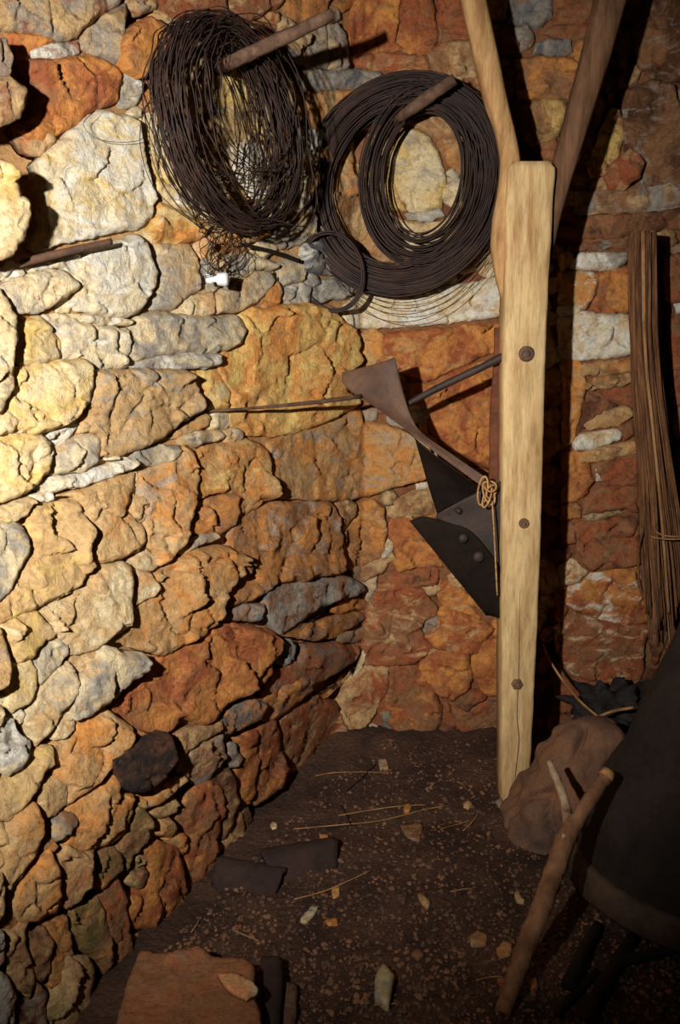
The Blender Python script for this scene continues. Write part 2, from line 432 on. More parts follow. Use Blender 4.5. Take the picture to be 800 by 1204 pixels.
# view tile, colours (main, second, vein), outward set in mm, outline
STONES = '''
A gbt 90: -60,125 25,135 45,200 40,265 -60,262
A tbg 105: -60,264 40,268 95,310 90,350 75,405 30,430 -60,445
A cyt 115: -60,545 20,560 60,600 75,680 105,700 108,760 85,830 50,880 20,900 -60,910
A cwy 8: 135,560 200,500 290,420 340,385 430,400 480,430 490,500 510,600 545,690 525,760 480,800 390,810 300,830 200,850 130,880 165,800 170,700 150,620
A ycw 0: 495,400 560,390 620,560 660,650 690,760 600,720 550,690 515,600 495,500
A yoc 4: 480,805 530,760 550,700 600,725 690,770 740,790 690,840 600,850 530,850 500,825
A orb 6: 60,200 120,210 230,200 310,190 400,225 425,260 410,360 330,380 280,425 200,470 130,490 60,450 140,400 145,330 130,300 90,260
A wgc 6: 425,250 470,260 497,300 480,365 440,375 412,350
A gtb 4: 290,110 330,70 420,20 440,10 445,60 430,110 420,220 400,220 330,190 290,165
A gtr 8: -60,-60 430,-60 420,15 330,65 280,105 270,130 200,140 110,110 40,105 -60,110
A wgr 6: 110,175 180,150 270,145 285,180 230,200 130,210
A rob 3: 30,115 110,115 200,145 150,165 100,190 60,195 40,150
A btr 0: 55,440 120,430 190,470 200,495 150,540 110,525 80,480
A obr 45: 440,140 470,90 520,60 570,75 605,120 605,170 560,220 510,265 460,240 440,200
I brt 0: 190,-60 560,-60 540,20 430,75 380,80 330,60 250,55 140,65 100,30 120,-60
I tgb 0: 140,70 250,60 300,70 250,100 190,180 170,190 170,120
I gts 6: 520,175 540,140 610,105 690,85 700,110 700,235 640,235 560,220
I tgb 14: 708,90 740,80 765,120 775,180 770,235 735,248 705,235
I gst 4: 560,230 700,245 800,240 880,245 900,290 840,310 740,305 610,320 580,280
I tob 4: 600,330 740,315 840,318 880,330 840,370 760,420 700,440 640,445 620,420
I wgc 8: 635,450 690,455 705,470 680,510 640,525 625,480
I cwt 0: 630,535 690,510 660,580 640,640 640,700 600,740 590,700 620,600
I gtc 4: 545,770 600,740 645,720 655,780 660,820 600,850 540,870 500,840 520,800
I cwy 0: 330,520 420,490 480,510 500,600 490,690 440,700 380,620
I tyc 0: 300,230 520,200 580,300 600,420 560,480 450,480 330,510 290,400
I tob 0: 170,200 290,240 290,400 320,520 200,560 140,450 130,330
I cyo 0: 150,570 300,540 370,630 430,700 330,770 270,770 210,700 150,640
I otc 10: 280,790 330,770 480,790 505,815 450,840 380,850 300,840
I tcg 0: 510,690 580,700 590,730 540,770 500,780 440,710
B wcc 14: 150,140 250,110 380,80 480,45 510,70 530,140 552,180 540,230 510,280 485,315 440,335 350,325 280,310 250,290 280,240 270,200 230,170 180,160
B cgt 22: 10,225 60,200 170,170 225,175 270,205 280,235 240,260 150,310 75,320 45,270
B wgc 10: 10,170 45,148 80,160 88,185 40,205 10,205
B wcg 8: 90,155 140,145 185,150 180,170 110,178
B tgc 6: 540,75 600,85 660,80 690,130 698,235 660,260 600,310 540,310 520,300 545,230 560,180 545,140
B coy 8: 600,310 660,265 740,245 752,290 745,330 680,335 640,330
F tgc 10: 105,90 150,60 210,30 250,0 330,0 325,50 290,90 260,115 200,145 120,155 105,120
F tgc 6: 20,20 50,-40 120,-70 150,-30 140,30 100,80 40,70
F cgt 4: 130,-60 240,-70 330,-40 340,-8 250,-6 190,25 150,40
F gct 4: 340,-30 420,-60 450,-10 440,35 360,50
B wct 12: 240,325 330,325 420,335 475,350 440,365 370,362 280,350
B cyw 10: 70,390 100,350 140,330 165,350 190,390 218,430 210,480 130,505 65,500
B gcw 8: 150,325 230,325 290,355 370,365 440,375 452,420 450,500 420,515 330,515 310,490 220,480 218,430 190,370
B cgt 12: 455,380 480,335 540,315 620,325 700,330 760,335 830,330 855,370 845,420 800,450 740,460 640,455 550,470 470,490 450,450
B wgc 12: 460,490 560,470 640,460 755,458 765,485 760,510 640,518 540,515 465,510
B ycc 20: 60,510 130,510 200,490 290,480 320,500 330,550 318,620 280,680 200,720 130,740 40,720 30,640 55,560
B tug 14: 335,520 420,520 520,515 650,520 670,540 700,600 712,640 690,670 620,710 580,750 500,790 400,825 355,815 360,750 320,730 310,690 325,600
B tcg 40: -60,220 10,240 60,330 65,400 50,500 50,580 10,660 -60,680
B oyc 2: 670,525 760,515 790,560 805,600 800,650 720,655 712,630 695,580
B ctg 22: -60,660 20,658 70,680 80,700 40,735 -60,755
B wcg 12: 10,745 90,710 102,730 50,750
C cyt 18: -60,-10 0,-15 70,-30 150,-25 175,0 185,40 170,100 120,160 70,190 -60,225
B gwc 4: 145,740 200,715 280,680 265,720 250,745 220,780 190,790
B cgt 8: 195,800 230,770 290,745 350,750 355,790 340,840 300,870 180,885 185,830
B tco 4: 280,680 310,660 312,730 275,735
C wcc 14: 125,160 180,120 280,115 380,80 440,58 480,60 475,90 420,115 330,140 250,165 150,175
C wcg 10: 108,185 160,175 190,180 180,205 120,208
C wcc 6: 355,62 380,50 440,42 420,62
B cgt 8: 480,800 560,780 630,785 635,810 600,840 560,850 500,850 470,820
B tuo 4: 590,755 640,715 720,670 740,690 690,730 640,755
B ctg 6: 730,700 750,665 800,665 810,700 790,720 735,725
B gtc 8: 630,755 680,735 770,730 800,745 760,765 690,785 640,780
C cgy 14: -60,290 30,280 80,290 105,340 105,390 70,450 40,520 0,555 -60,560
C tcy 8: -60,240 0,235 50,210 105,185 110,215 90,260 40,275 -60,285
C uty 8: 95,230 130,215 270,200 290,240 320,300 322,340 300,370 310,400 340,425 280,500 200,545 130,580 60,610 10,630 -60,640 -60,585 10,550 50,510 75,450 108,390 108,330
C tuo 12: 200,190 300,165 400,125 470,108 470,150 455,210 440,235 470,265 500,290 510,340 490,375 430,400 350,425 315,400 310,370 330,340 325,290 290,220 265,195
C cto 8: 445,235 470,200 495,180 508,210 510,250 495,280 470,260
C cty 6: 472,110 485,108 480,150 468,185
C tog 12: 490,110 560,85 600,60 640,15 680,30 695,100 690,170 680,220 660,300 630,370 590,420 560,430 540,380 515,350 510,290 505,240 490,170
F uoy 8: 45,690 60,660 130,650 220,630 290,655 310,700 315,770 330,820 315,860 260,850 180,830 120,830 60,850 35,870 30,800
C cot 8: 460,405 510,370 545,400 555,440 530,450 480,440
C oct 6: 470,445 530,455 555,505 530,545 470,570 462,540 470,490
C ctu 12: 350,430 430,420 460,430 468,480 460,550 465,620 450,650 400,675 370,705 310,735 245,745 225,690 190,640 150,590 230,540 290,500
C ytc 12: 10,640 70,610 130,590 160,620 200,665 190,685 160,690 120,755 60,770 40,740
C cyt 12: 45,775 110,760 132,800 135,850 110,910 50,940 25,920 35,850
C cgt 8: 120,760 165,720 210,685 235,700 240,740 200,790 150,845 135,820 130,790
C tcg 10: 240,765 260,790 275,830 270,880 230,930 190,980 150,960 145,870 190,810
C tuc 6: 250,750 330,725 345,740 310,790 285,820 262,780
C cgt 26: 380,710 440,740 500,735 525,760 510,800 440,860 380,915 320,955 275,970 270,930 280,850 320,790
C out 6: 560,450 600,420 680,370 760,365 800,360 845,390 840,450 800,500 770,560 765,620 725,650 720,675 650,700 580,745 530,735 470,720 400,690 390,680 460,655 472,620 468,575 530,555 560,505 545,460
C gtb 8: 620,385 660,340 710,320 760,315 765,335 700,360 640,395
C bou 2: 690,210 740,200 800,175 830,180 820,290 770,320 700,315 660,320
C tug 30: -60,640 5,645 30,720 45,790 20,860 -60,890
Z orb 2: 178,783 200,768 218,757 260,733 292,735 318,742 331,752 323,768 314,780 317,790 304,807 286,817 270,826 258,840 250,850 240,855 215,842 205,860 190,866 160,857 148,843 130,833 150,815 172,800
D tou 8: 275,215 310,190 370,155 430,200 468,225 455,280 430,310 390,350 390,370 340,420 290,460 240,495 235,430 200,400 190,350 190,290 220,270 265,240
D tuc 8: 130,460 170,410 215,390 240,430 238,490 200,530 175,540 150,510
D tcu 8: 90,200 120,150 150,120 200,150 220,180 180,240 130,290 110,260
D cto 6: 200,200 265,160 275,180 262,230 220,265 190,265 185,240
D wgc 18: -60,280 20,200 55,200 60,240 110,270 110,320 80,370 30,390 10,380 -60,350
D tcg 22: -60,150 10,150 25,190 10,230 -60,250
D tyu 10: -60,430 60,390 110,340 150,290 190,290 190,350 160,390 120,460 90,500 40,550 0,540 -60,540
D out 14: 35,570 70,520 110,475 135,490 155,560 155,600 120,680 80,740 40,790 20,760 30,680
D gbt 8: 185,560 220,525 265,520 270,560 240,600 200,625 180,600
D uob 6: 240,510 300,460 350,410 390,375 420,400 420,450 470,460 470,520 440,590 400,625 340,640 310,680 270,650 235,640 245,600 275,560
D urt 14: 240,640 300,660 330,650 320,720 320,780 280,830 240,860 225,840 230,750 215,680
D oub 12: 180,650 215,720 215,840 200,870 130,900 70,900 55,860 80,780 140,700
D vbt 6: 480,500 515,520 548,550 530,610 480,660 445,730 430,740 430,680 400,650 430,610 470,560
D vbo 6: 345,660 400,635 425,660 430,720 350,800 340,780 335,720
D tou 8: 480,490 550,450 640,390 655,410 610,450 560,490 520,510
D tuo 6: 530,520 580,490 625,475 615,520 560,545
D ouv 6: 580,615 645,590 658,640 645,670 620,640
D rob 6: 500,650 560,620 620,640 645,700 655,800 650,860 600,880 540,930 460,920 445,870 460,820 515,770 525,700
D rbo 4: 620,540 660,460 720,400 770,420 780,520 760,620 745,720 700,790 665,800 655,700 660,600 640,560
D rbv 6: 350,810 410,740 440,790 450,830 440,900 430,960 400,990 360,950 340,870
D bgt 4: 620,340 680,300 720,270 780,250 790,330 750,380 700,440 690,420 640,390 620,380
D btu 4: 630,240 700,220 775,195 780,230 700,280 640,330 625,300
D kdk 30: 400,350 440,305 520,262 580,243 605,255 618,310 622,335 590,380 560,420 510,450 470,450 430,430 425,395
E bud 10: 60,400 105,330 115,350 90,420 130,560 110,640 60,600 20,480 20,400
E bdu 6: 100,410 160,390 190,440 180,540 155,580 125,560 100,470
E bou 8: 160,380 235,345 250,420 255,480 210,590 180,600 190,440
E tbv 14: 240,490 320,490 335,540 320,620 330,680 300,780 190,780 170,680 210,600
E vbo 8: 260,330 330,300 345,280 370,330 390,400 400,500 370,560 340,500 290,470 260,400
E rbd 6: 390,330 440,290 450,400 470,480 450,540 400,650 345,640 345,580 400,520
E bdr 6: 350,650 400,660 400,780 320,780 340,700
E gbd 14: -60,560 0,540 30,560 60,620 50,800 -60,800
E bdg 8: 60,640 120,640 130,580 170,620 165,700 170,800 60,800
E tug 20: -60,200 20,200 20,330 0,370 -60,380
E gut 8: 20,170 60,120 110,110 90,190 50,260 30,230
E bgd 16: -60,400 15,400 22,500 0,530 -60,540
F oyu 6: 205,160 240,130 290,135 360,125 450,120 540,130 585,180 620,220 635,280 640,350 600,380 580,400 590,440 640,470 640,500 560,545 500,575 400,605 300,615 230,610 170,580 165,520 180,450 150,420 125,370 130,310 180,270 210,220
F oug 6: 300,640 400,610 500,585 600,530 650,510 660,560 740,570 800,590 860,620 900,660 915,740 900,780 800,800 700,840 560,860 450,855 340,850 320,800 315,720
F ouy 4: 640,230 700,215 735,240 740,300 720,350 640,360 640,300
Z cwt 10: 402,365 420,348 450,345 500,340 560,332 590,325 592,372 540,378 490,382 450,385 410,388
F tog 8: 265,110 300,60 345,25 355,80 345,120 300,135
F gwt 4: 360,60 440,40 470,60 460,120 400,125 360,110
F wgs 4: 475,60 540,25 620,40 650,60 600,95 520,110 475,105
F tgc 4: 130,600 180,585 215,600 210,630 150,640
G obg 6: 180,170 300,110 345,95 420,100 540,95 560,120 575,220 580,300 575,360 540,375 440,395 340,400 310,440 230,475 140,500 150,400 170,320 170,240
G obu 4: 100,110 180,60 300,10 330,60 300,95 220,145 150,180 100,180
G tbv 8: 570,110 600,92 630,105 635,140 610,190 580,210 570,170
G bou 6: 640,110 700,95 740,120 748,200 740,270 720,310 650,330 590,340 575,240 590,210 630,170
G tbg 8: 605,345 680,335 730,310 770,280 780,310 730,360 670,395 640,375
G wtg 8: 735,290 755,245 772,260 768,285 740,310
G tgb 6: 665,420 680,390 715,380 700,440 690,470 675,450
G bgs 14: 310,430 400,405 500,390 575,370 620,380 665,420 660,440 560,470 480,510 420,560 360,595 330,560 310,520
G rob 10: 565,475 660,445 682,480 670,500 570,520
G obs 12: 350,600 440,560 560,520 665,510 660,545 560,600 480,620 400,605
G bgo 12: 570,600 660,560 670,595 645,630 590,625
G gbs 6: 140,510 220,485 300,480 285,515 275,545 180,545 130,540
G sgb 8: 350,650 390,615 412,640 400,690 370,720 340,700
G rbs 8: 300,790 340,730 420,690 440,640 560,630 650,640 640,680 560,740 470,800 380,860 300,895 240,880
G wtg 12: 630,750 660,660 675,680 650,730
G tob 10: 470,830 540,800 590,740 620,730 580,790 530,830 490,845
H sbo 6: 130,210 190,160 240,120 310,150 270,220 170,270 140,260
H obs 8: 250,160 350,100 440,40 480,60 470,110 380,190 345,215 270,220 310,170
H rob 8: 200,290 270,245 275,340 260,440 250,530 215,530 190,480 185,400 210,350
H rbo 12: 275,240 345,215 355,290 360,340 385,400 375,440 330,480 310,510 260,535 265,430 280,330
H gbd 6: 160,310 185,300 205,350 195,390 165,390 155,350
H bdu 6: 45,480 100,420 150,390 185,430 190,520 175,600 140,680 120,590 115,500 70,490
H bub 6: 180,540 210,560 215,650 180,710 130,770 105,760 120,700 145,660 170,600
H bdg 8: 200,545 235,540 248,590 215,630 205,590
N oru 6: 250,40 420,25 660,5 690,0 690,110 640,120 540,165 420,220 320,200 290,130 245,120 240,80
N orb 4: 330,240 420,240 540,180 690,140 690,580 640,570 560,530 450,460 410,400 350,330
N wgc 14: 345,330 400,318 420,345 400,380 360,388
N tob 8: 375,390 400,395 410,430 390,435
N wco 10: 365,620 400,610 410,640 375,650
N btv 6: 250,710 340,670 410,650 440,740 330,755 260,755
N rob 4: 275,770 345,770 400,850 470,950 380,955 290,975 275,930 285,880 250,810
N brd 8: 230,1030 290,980 380,960 440,960 450,1010 440,1030 360,1038 270,1070 235,1060
N tcb 12: 350,1042 450,1033 460,1048 430,1065 360,1065
O rbt 6: 140,-30 250,-60 350,-30 385,20 415,60 410,90 360,110 340,140 360,180 415,230 380,260 310,290 200,300 115,295 100,230 120,180 110,120 130,60
O gbd 4: 360,120 410,85 425,100 400,150 365,175
O rot 8: 420,85 440,60 540,90 640,130 660,150 600,200 590,250 520,250 420,230 365,180 405,150 430,100
O rob 8: 350,290 420,240 500,245 550,260 560,360 540,410 480,445 420,420 380,370 345,320
O rob 8: 570,260 600,215 670,190 720,190 720,430 640,430 600,400 575,350
O rbo 6: 215,310 340,310 350,340 400,410 430,480 430,550 380,590 310,640 260,620 220,560 170,490 205,430
O trb 6: 20,390 80,315 208,312 205,400 155,480 130,540 80,600 0,600 -20,500
H rbt 4: 390,180 470,130 560,140 600,240 590,300 600,395 500,400 400,425 385,390 360,330 350,220
O rwt 4: 20,610 90,600 140,560 190,600 195,640 140,720 90,740 30,740 -20,700
O rbd 6: 435,450 470,480 490,570 500,630 440,640 400,600 440,560 440,490
O brd 6: 480,480 540,500 620,440 720,440 720,640 600,655 530,660 510,590
O brd 4: 490,455 560,420 600,410 630,430 540,490
O rtb 16: 310,650 370,618 430,660 400,690 320,700
O vgs 4: 180,510 210,500 235,550 225,580 190,560
O rot 4: 430,-60 530,-20 560,50 600,100 520,75 440,50 420,0
J rob 4: 190,60 220,-60 370,-60 350,60 340,140 370,170 250,180 190,195 185,130
J rob 6: 375,-60 470,-60 475,80 490,110 470,170 420,190 375,170 345,140 355,50
J brd 4: 485,-60 590,-60 600,60 600,130 540,150 490,140 495,90
J brt 4: 195,205 260,185 440,190 450,240 350,245 200,240
J tbr 8: 460,190 500,150 600,140 620,230 620,265 540,260 480,240
J tbc 12: 310,290 380,255 480,248 530,265 480,290 340,305
J tcb 10: 275,325 300,280 330,270 335,295 300,320
J ycg 8: 330,480 400,450 460,480 500,560 515,640 500,720 440,740 390,730 340,640 325,560
J wgc 8: 380,742 440,735 500,725 505,750 450,770 390,760
J tyo 0: 215,480 320,470 325,560 340,640 380,730 300,720 240,680 215,600
J tbo 0: 340,320 480,310 640,330 680,500 690,640 600,640 520,560 470,470 400,440 300,440
J cty 4: 250,740 300,730 380,770 500,780 640,660 690,660 690,840 690,900 600,950 450,930 330,850
J tbo 0: 60,540 170,430 300,380 280,450 200,470 200,600 240,700 250,800 330,900 300,960 180,900 90,760
J rob 4: 570,310 620,310 650,340 655,400 600,350
K gsb 4: 170,-60 340,-60 335,60 280,95 250,75 190,90
K brd 4: 350,-60 530,-60 500,70 430,85 345,80
K gbd 6: 190,110 250,80 270,140 250,170 195,190
K gsb 10: 285,160 330,140 400,145 405,190 330,195 280,185
K rbd 4: 310,120 350,90 480,85 460,130 380,138
K bob 4: 205,220 280,205 400,210 440,230 420,330 390,370 300,350 215,350
K ybv 8: 225,400 300,360 390,365 385,430 355,490 300,510 255,530 235,470
K rbd 4: 258,545 350,495 355,580 262,580
K bdr 0: 420,340 450,240 520,230 570,280 560,370 500,480 480,540 400,560 380,480 395,400
K ybd 8: 545,390 580,400 597,470 580,560 530,625 480,640 470,600 510,500
K bdg 14: 595,340 640,310 720,290 780,310 800,400 860,420 880,650 660,670 670,580 630,535 605,545 600,450
K rtb 38: 540,640 570,590 620,540 650,560 670,590 650,640 600,680 550,680
K btg 8: 580,275 640,240 660,255 640,290 580,320
K bgt 12: 430,690 540,690 680,670 880,650 880,740 700,760 560,770 420,780
K bdr 4: 410,790 500,780 640,770 880,745 880,830 700,835 560,860 400,860
K dbg 2: 640,-60 880,-60 880,290 780,290 700,280 665,240 640,200 620,120 680,60
K btd 8: 480,660 530,640 545,680 490,690
L oub 6: 335,125 365,115 380,135 365,180 335,195
L gwt 10: 385,150 420,125 590,122 590,160 540,190 440,188 380,185
L dbg 4: 340,105 440,85 590,65 590,105 400,120
L ouw 6: 330,205 400,200 475,208 480,240 465,290 430,340 390,330 330,320
L wcg 10: 330,335 380,330 408,345 395,368 330,368
L rob 6: 485,210 540,190 590,180 610,200 610,350 500,362 455,345 475,290
L wtc 10: 330,375 430,358 500,368 600,365 612,450 610,525 540,530 430,540 330,535
L our 4: 335,545 400,545 420,580 430,650 415,720 400,790 385,860 340,890
L tob 10: 420,565 500,555 615,545 620,590 500,600 425,605
L tbo 14: 432,640 480,615 600,600 615,620 605,640 500,655 440,660
L rbd 2: 490,665 560,650 630,650 630,740 580,715 520,690
L bdr 2: 440,680 500,700 560,720 440,790 410,820 400,790 425,720
L tob 10: 430,800 500,750 590,725 618,750 600,775 540,800 450,815
L wtc 14: 388,860 420,840 550,815 575,835 560,860 450,890 395,900
L bdr 6: 560,800 620,790 622,840 575,855
L otb 12: 410,910 500,890 630,860 630,910 520,930 420,948
L rbd 6: 735,140 900,120 900,310 750,320
L gbt 6: 750,100 900,60 900,120 740,120
L wgt 6: 780,320 900,315 900,360 790,360
L rbd 4: 755,370 900,365 900,720 775,720
L dbr 4: 775,730 900,730 900,1100 800,1100
L bdr 2: 640,180 730,150 740,700 640,700
L bdr 2: 640,710 750,710 780,1000 650,1000
M orb 6: 340,60 400,40 440,90 460,150 430,200 385,230 340,235
M bod 4: 338,250 390,240 410,260 405,295 340,300
M rbd 6: 425,230 470,190 540,170 630,180 635,280 570,260 500,270 430,285
M rbd 6: 460,90 540,60 630,40 640,170 540,165 500,150 470,140
M wgt 8: 470,110 495,105 498,145 475,150
M tgv 8: 430,290 490,265 555,260 575,280 500,295 440,305
M brd 4: 395,330 450,310 640,290 640,480 540,495 450,510 420,470 405,420
M rbd 4: 338,315 385,330 390,390 340,400
M dbr 2: 330,410 355,405 370,440 350,475 330,480
M tcr 14: 330,500 380,465 435,510 400,545 340,560
M rtb 8: 320,575 350,565 350,605 320,610
M rtc 10: 315,620 340,615 355,660 335,700 315,700
M row 6: 360,580 440,520 560,495 640,490 650,600 690,620 690,700 600,720 480,690 400,660 360,640
M rbc 8: 310,740 380,670 480,700 560,720 680,720 650,820 660,900 620,960 450,990 380,920 320,820
M rbd 4: 300,900 330,870 420,990 430,1060 300,1060
M bdr 2: 650,300 780,320 800,640 700,900 670,720 700,620 655,590
'''

def in_poly(x, y, P):
    """Even-odd test and distance to the outline, for arrays of points."""
    ins = np.zeros(x.shape, bool)
    d2 = np.full(x.shape, 1e9)
    n = len(P)
    for i in range(n):
        x1, y1 = P[i]
        x2, y2 = P[(i + 1) % n]
        cond = (y1 > y) != (y2 > y)
        with np.errstate(divide='ignore', invalid='ignore'):
            xi = (x2 - x1) * (y - y1) / (y2 - y1 if y2 != y1 else 1e-9) + x1
        ins ^= cond & (x < xi)
        ex, ey = x2 - x1, y2 - y1
        L = ex * ex + ey * ey + 1e-9
        t = np.clip(((x - x1) * ex + (y - y1) * ey) / L, 0, 1)
        d2 = np.minimum(d2, (x - x1 - t * ex) ** 2 + (y - y1 - t * ey) ** 2)
    return ins, np.sqrt(d2)

CORNER_PX = [(0, 418), (600, 424), (700, 434), (760, 432), (800, 412), (905, 366), (1300, 340)]

def rough_outline(P, seed, step=4.0, amp=2.0):
    """Round the corners a little and break the straight edges up."""
    n = len(P)
    Q = []
    for i in range(n):
        a, b = P[i], P[(i + 1) % n]
        Q.append((a[0] * .93 + b[0] * .07, a[1] * .93 + b[1] * .07))
        Q.append((a[0] * .07 + b[0] * .93, a[1] * .07 + b[1] * .93))
    out = []
    n = len(Q)
    for i in range(n):
        a, b = Q[i], Q[(i + 1) % n]
        L = math.hypot(b[0] - a[0], b[1] - a[1])
        k = max(1, int(round(L / step)))
        for j in range(k):
            t = j / k
            x, y = a[0] + (b[0] - a[0]) * t, a[1] + (b[1] - a[1]) * t
            v = noise.noise_vector(Vector((x * 0.10, y * 0.10, seed))) + noise.noise_vector(Vector((x * 0.28, y * 0.28, seed))) * 0.7
            out.append((x + v.x * amp, y + v.y * amp))
    return out

N_STONE = [0]
def make_stone(P, cols, out_mm, step=2.4, name='stone', rise=None, rough=1.0):
    N_STONE[0] += 1
    seed = N_STONE[0] * 1.713
    rnd = random.Random(N_STONE[0] * 31 + 5)
    cx = sum(p[0] for p in P) / len(P)
    cy = sum(p[1] for p in P) / len(P)
    wall = 'L' if cx < lerp_tab(CORNER_PX, cy) else 'B'
    grow = (1.2 if cy > 620 else 1.9) if wall == 'L' else 2.6
    P = [(x + grow * (x - cx) / max(1.0, math.hypot(x - cx, y - cy)), y + grow * (y - cy) / max(1.0, math.hypot(x - cx, y - cy))) for x, y in P]
    O = rough_outline(P, seed, step * 1.15)
    xs0, xs1 = min(p[0] for p in O), max(p[0] for p in O)
    ys0, ys1 = min(p[1] for p in O), max(p[1] for p in O)
    gx, gy = np.meshgrid(np.arange(xs0, xs1, step), np.arange(ys0, ys1, step))
    gx = gx.ravel() + np.array([rnd.uniform(-.3, .3) * step for _ in range(gx.size)])
    gy = gy.ravel() + np.array([rnd.uniform(-.3, .3) * step for _ in range(gy.size)])
    ins, d = in_poly(gx, gy, O)
    keep = ins & (d > step * 0.55)
    gx, gy, d = gx[keep], gy[keep], d[keep]
    m = len(O)
    pts2 = [Vector(p) for p in O] + [Vector((a, b)) for a, b in zip(gx, gy)]
    dist = [0.0] * m + list(d)
    res = delaunay_2d_cdt(pts2, [], [list(range(m))], 1, 1e-4)
    v2, tris, orig = res[0], res[2], res[3]
    dd = [max((dist[i] for i in o), default=0.0) for o in orig]
    o_off = out_mm / 1000.0
    mid = hit(cx, cy, wall, o_off)
    ends = {min(P)[0] < lerp_tab(CORNER_PX, cy) - 6, max(P)[0] < lerp_tab(CORNER_PX, cy) + 6}
    ln = left_normal(mid.z)
    nrm = ln if wall == 'L' else Vector((0, -1, 0))
    if len(ends) == 2:
        nrm = (ln + Vector((0, -1, 0))).normalized()
        wall_hit = 'X'
    else:
        wall_hit = wall
    scale_m = mid.y / FPX
    inr = max(max(dd) * scale_m, 0.004)
    R = min(0.013, inr * 0.40)
    Hh = rise if rise is not None else min(0.018, 0.007 + inr * 0.14) * (1.0 if wall == 'L' else 0.75)
    tilt_u, tilt_v = rnd.uniform(-.05, .16), rnd.uniform(-.16, .16)
    if wall == 'L':
        tilt_u = rnd.uniform(.15, .6) if mid.z < 0.9 else rnd.uniform(0, .3)
    sc = 1.0 / rnd.uniform(0.065, 0.11)
    sc2 = sc * rnd.uniform(2.4, 3.2)
    if wall == 'L':
        rough *= 0.62 + 0.2 * min(1.0, max(0.0, mid.z))
    fa = rnd.uniform(0.7, 1.2) * rough
    crk = rnd.uniform(0.4, 1.0)
    off = Vector((seed, seed * 0.3, -seed))
    verts = []
    for p, d_ in zip(v2, dd):
        q = hit(p[0], p[1], wall_hit, o_off)
        dm = d_ * scale_m
        s = min(1.0, dm / R)
        h = Hh * s ** 0.7 - 0.004
        warp = noise.noise_vector(q * 22 + off) * 0.16
        a1 = q * sc + off + warp
        ds, vp = noise.voronoi(a1)
        g = noise.noise_vector(vp[0] * 4.37)
        loc = a1 - vp[0]
        f1 = (g.x * (loc.x + loc.y) + g.y * loc.z) * 0.55 / sc + g.z * 0.012
        crack = max(0.0, 1 - (ds[1] - ds[0]) / 0.09) * crk * max(0.0, min(1.0, 0.35 + 3 * noise.noise(q * 11 + off)))
        a2 = q * sc2 + off + warp * 1.5
        ds2, vp2 = noise.voronoi(a2)
        g2 = noise.noise_vector(vp2[0] * 3.11)
        l2 = a2 - vp2[0]
        f2 = (g2.x * (l2.x + l2.y) + g2.y * l2.z) * 0.6 / sc2 + g2.z * 0.005
        h += s * (f1 * fa * 0.85 + f2 * fa * 0.4 + 0.012 * rough * fbm(q * 15 + off, 4) + 0.004 * rough * fbm(q * 60 + off, 3) - 0.011 * crack)
        h += s * max(-.016, min(.028, ((p[0] - cx) * tilt_u + (p[1] - cy) * tilt_v) * scale_m * 0.5))
        verts.append(q + nrm * max(h, -0.005))
    faces = [tuple(t) for t in tris]
    # orientation: make the front look along nrm
    if faces:
        a, b, c = [verts[i] for i in faces[0]]
        if (b - a).cross(c - a).dot(nrm) < 0:
            faces = [f[::-1] for f in faces]
    # sides and back
    ring = list(range(m))
    k = len(verts)
    depth = o_off + 0.05
    cen = sum((verts[i] for i in ring), Vector()) / m
    for i in ring:
        verts.append(cen + (verts[i] - cen) * 0.93 - nrm * depth)
    side = []
    for i in range(m):
        j = (i + 1) % m
        side.append((i, j, k + j, k + i))
    a, b, c = verts[side[0][0]], verts[side[0][1]], verts[side[0][2]]
    if ((b - a).cross(c - a)).dot((a + b) / 2 - cen) < 0:
        side = [f[::-1] for f in side]
    bk = tuple(k + i for i in range(m))
    faces += side + [bk]
    par = wall_left if wall == 'L' else wall_back
    ob = mesh_obj(name, verts, faces, 'stone', par, True)
    A, B, C = (lin(PAL[c]) for c in cols)
    j = rnd.uniform(0.88, 1.08)
    ob.color = (A[0] * j, A[1] * j, A[2] * j, 1)
    ob['second_colour'] = [B[0] * j, B[1] * j, B[2] * j, 1.0]
    ob['vein_colour'] = [C[0], C[1], C[2], 1.0]
    return ob

COVER = []
ALL = []
for line in STONES.strip().splitlines():
    head, body = line.split(':')
    crop, cols, out_mm = head.split()
    x0, y0, s = CROPS[crop]
    P = [tuple(float(t) for t in q.split(',')) for q in body.split()]
    P = [(x0 + x / s, y0 + y / s) for x, y in P]
    ALL.append((P, cols, float(out_mm)))
# the walls go on beyond the edges of the photograph
_r = random.Random(404)
def course_fill(x0, x1, y0, y1, w, h, palette):
    y = y0
    while y < y1 - 15:
        hh = min(h * _r.uniform(.7, 1.3), y1 - y)
        x = x0
        while x < x1 - 15:
            ww = min(w * _r.uniform(.7, 1.4), x1 - x)
            j = lambda: _r.uniform(-4, 4)
            P = [(x + 2 + j(), y + 2 + j()), (x + ww * .5 + j(), y + 2 + j()), (x + ww - 2 + j(), y + 2 + j()), (x + ww - 2 + j(), y + hh * .5 + j()),
                 (x + ww - 2 + j(), y + hh - 2 + j()), (x + ww * .5 + j(), y + hh - 2 + j()), (x + 2 + j(), y + hh - 2 + j()), (x + 2 + j(), y + hh * .5 + j())]
            ALL.append((P, _r.choice(palette), _r.uniform(2, 10)))
            x += ww
        y += hh
course_fill(833, 1010, -20, 900, 95, 62, ('rbd', 'bdr', 'brd', 'tbg', 'rob'))
course_fill(-190, -22, -20, 1180, 85, 75, ('cyt', 'tug', 'cgt', 'tcu', 'uty'))
course_fill(-120, 960, -95, -22, 105, 70, ('brt', 'gtb', 'rob', 'tbg', 'bdr'))
for P, cols, mm in ALL:
    make_stone(P, cols, mm, rough=0.3 if cols == 'kdk' else 1.0)

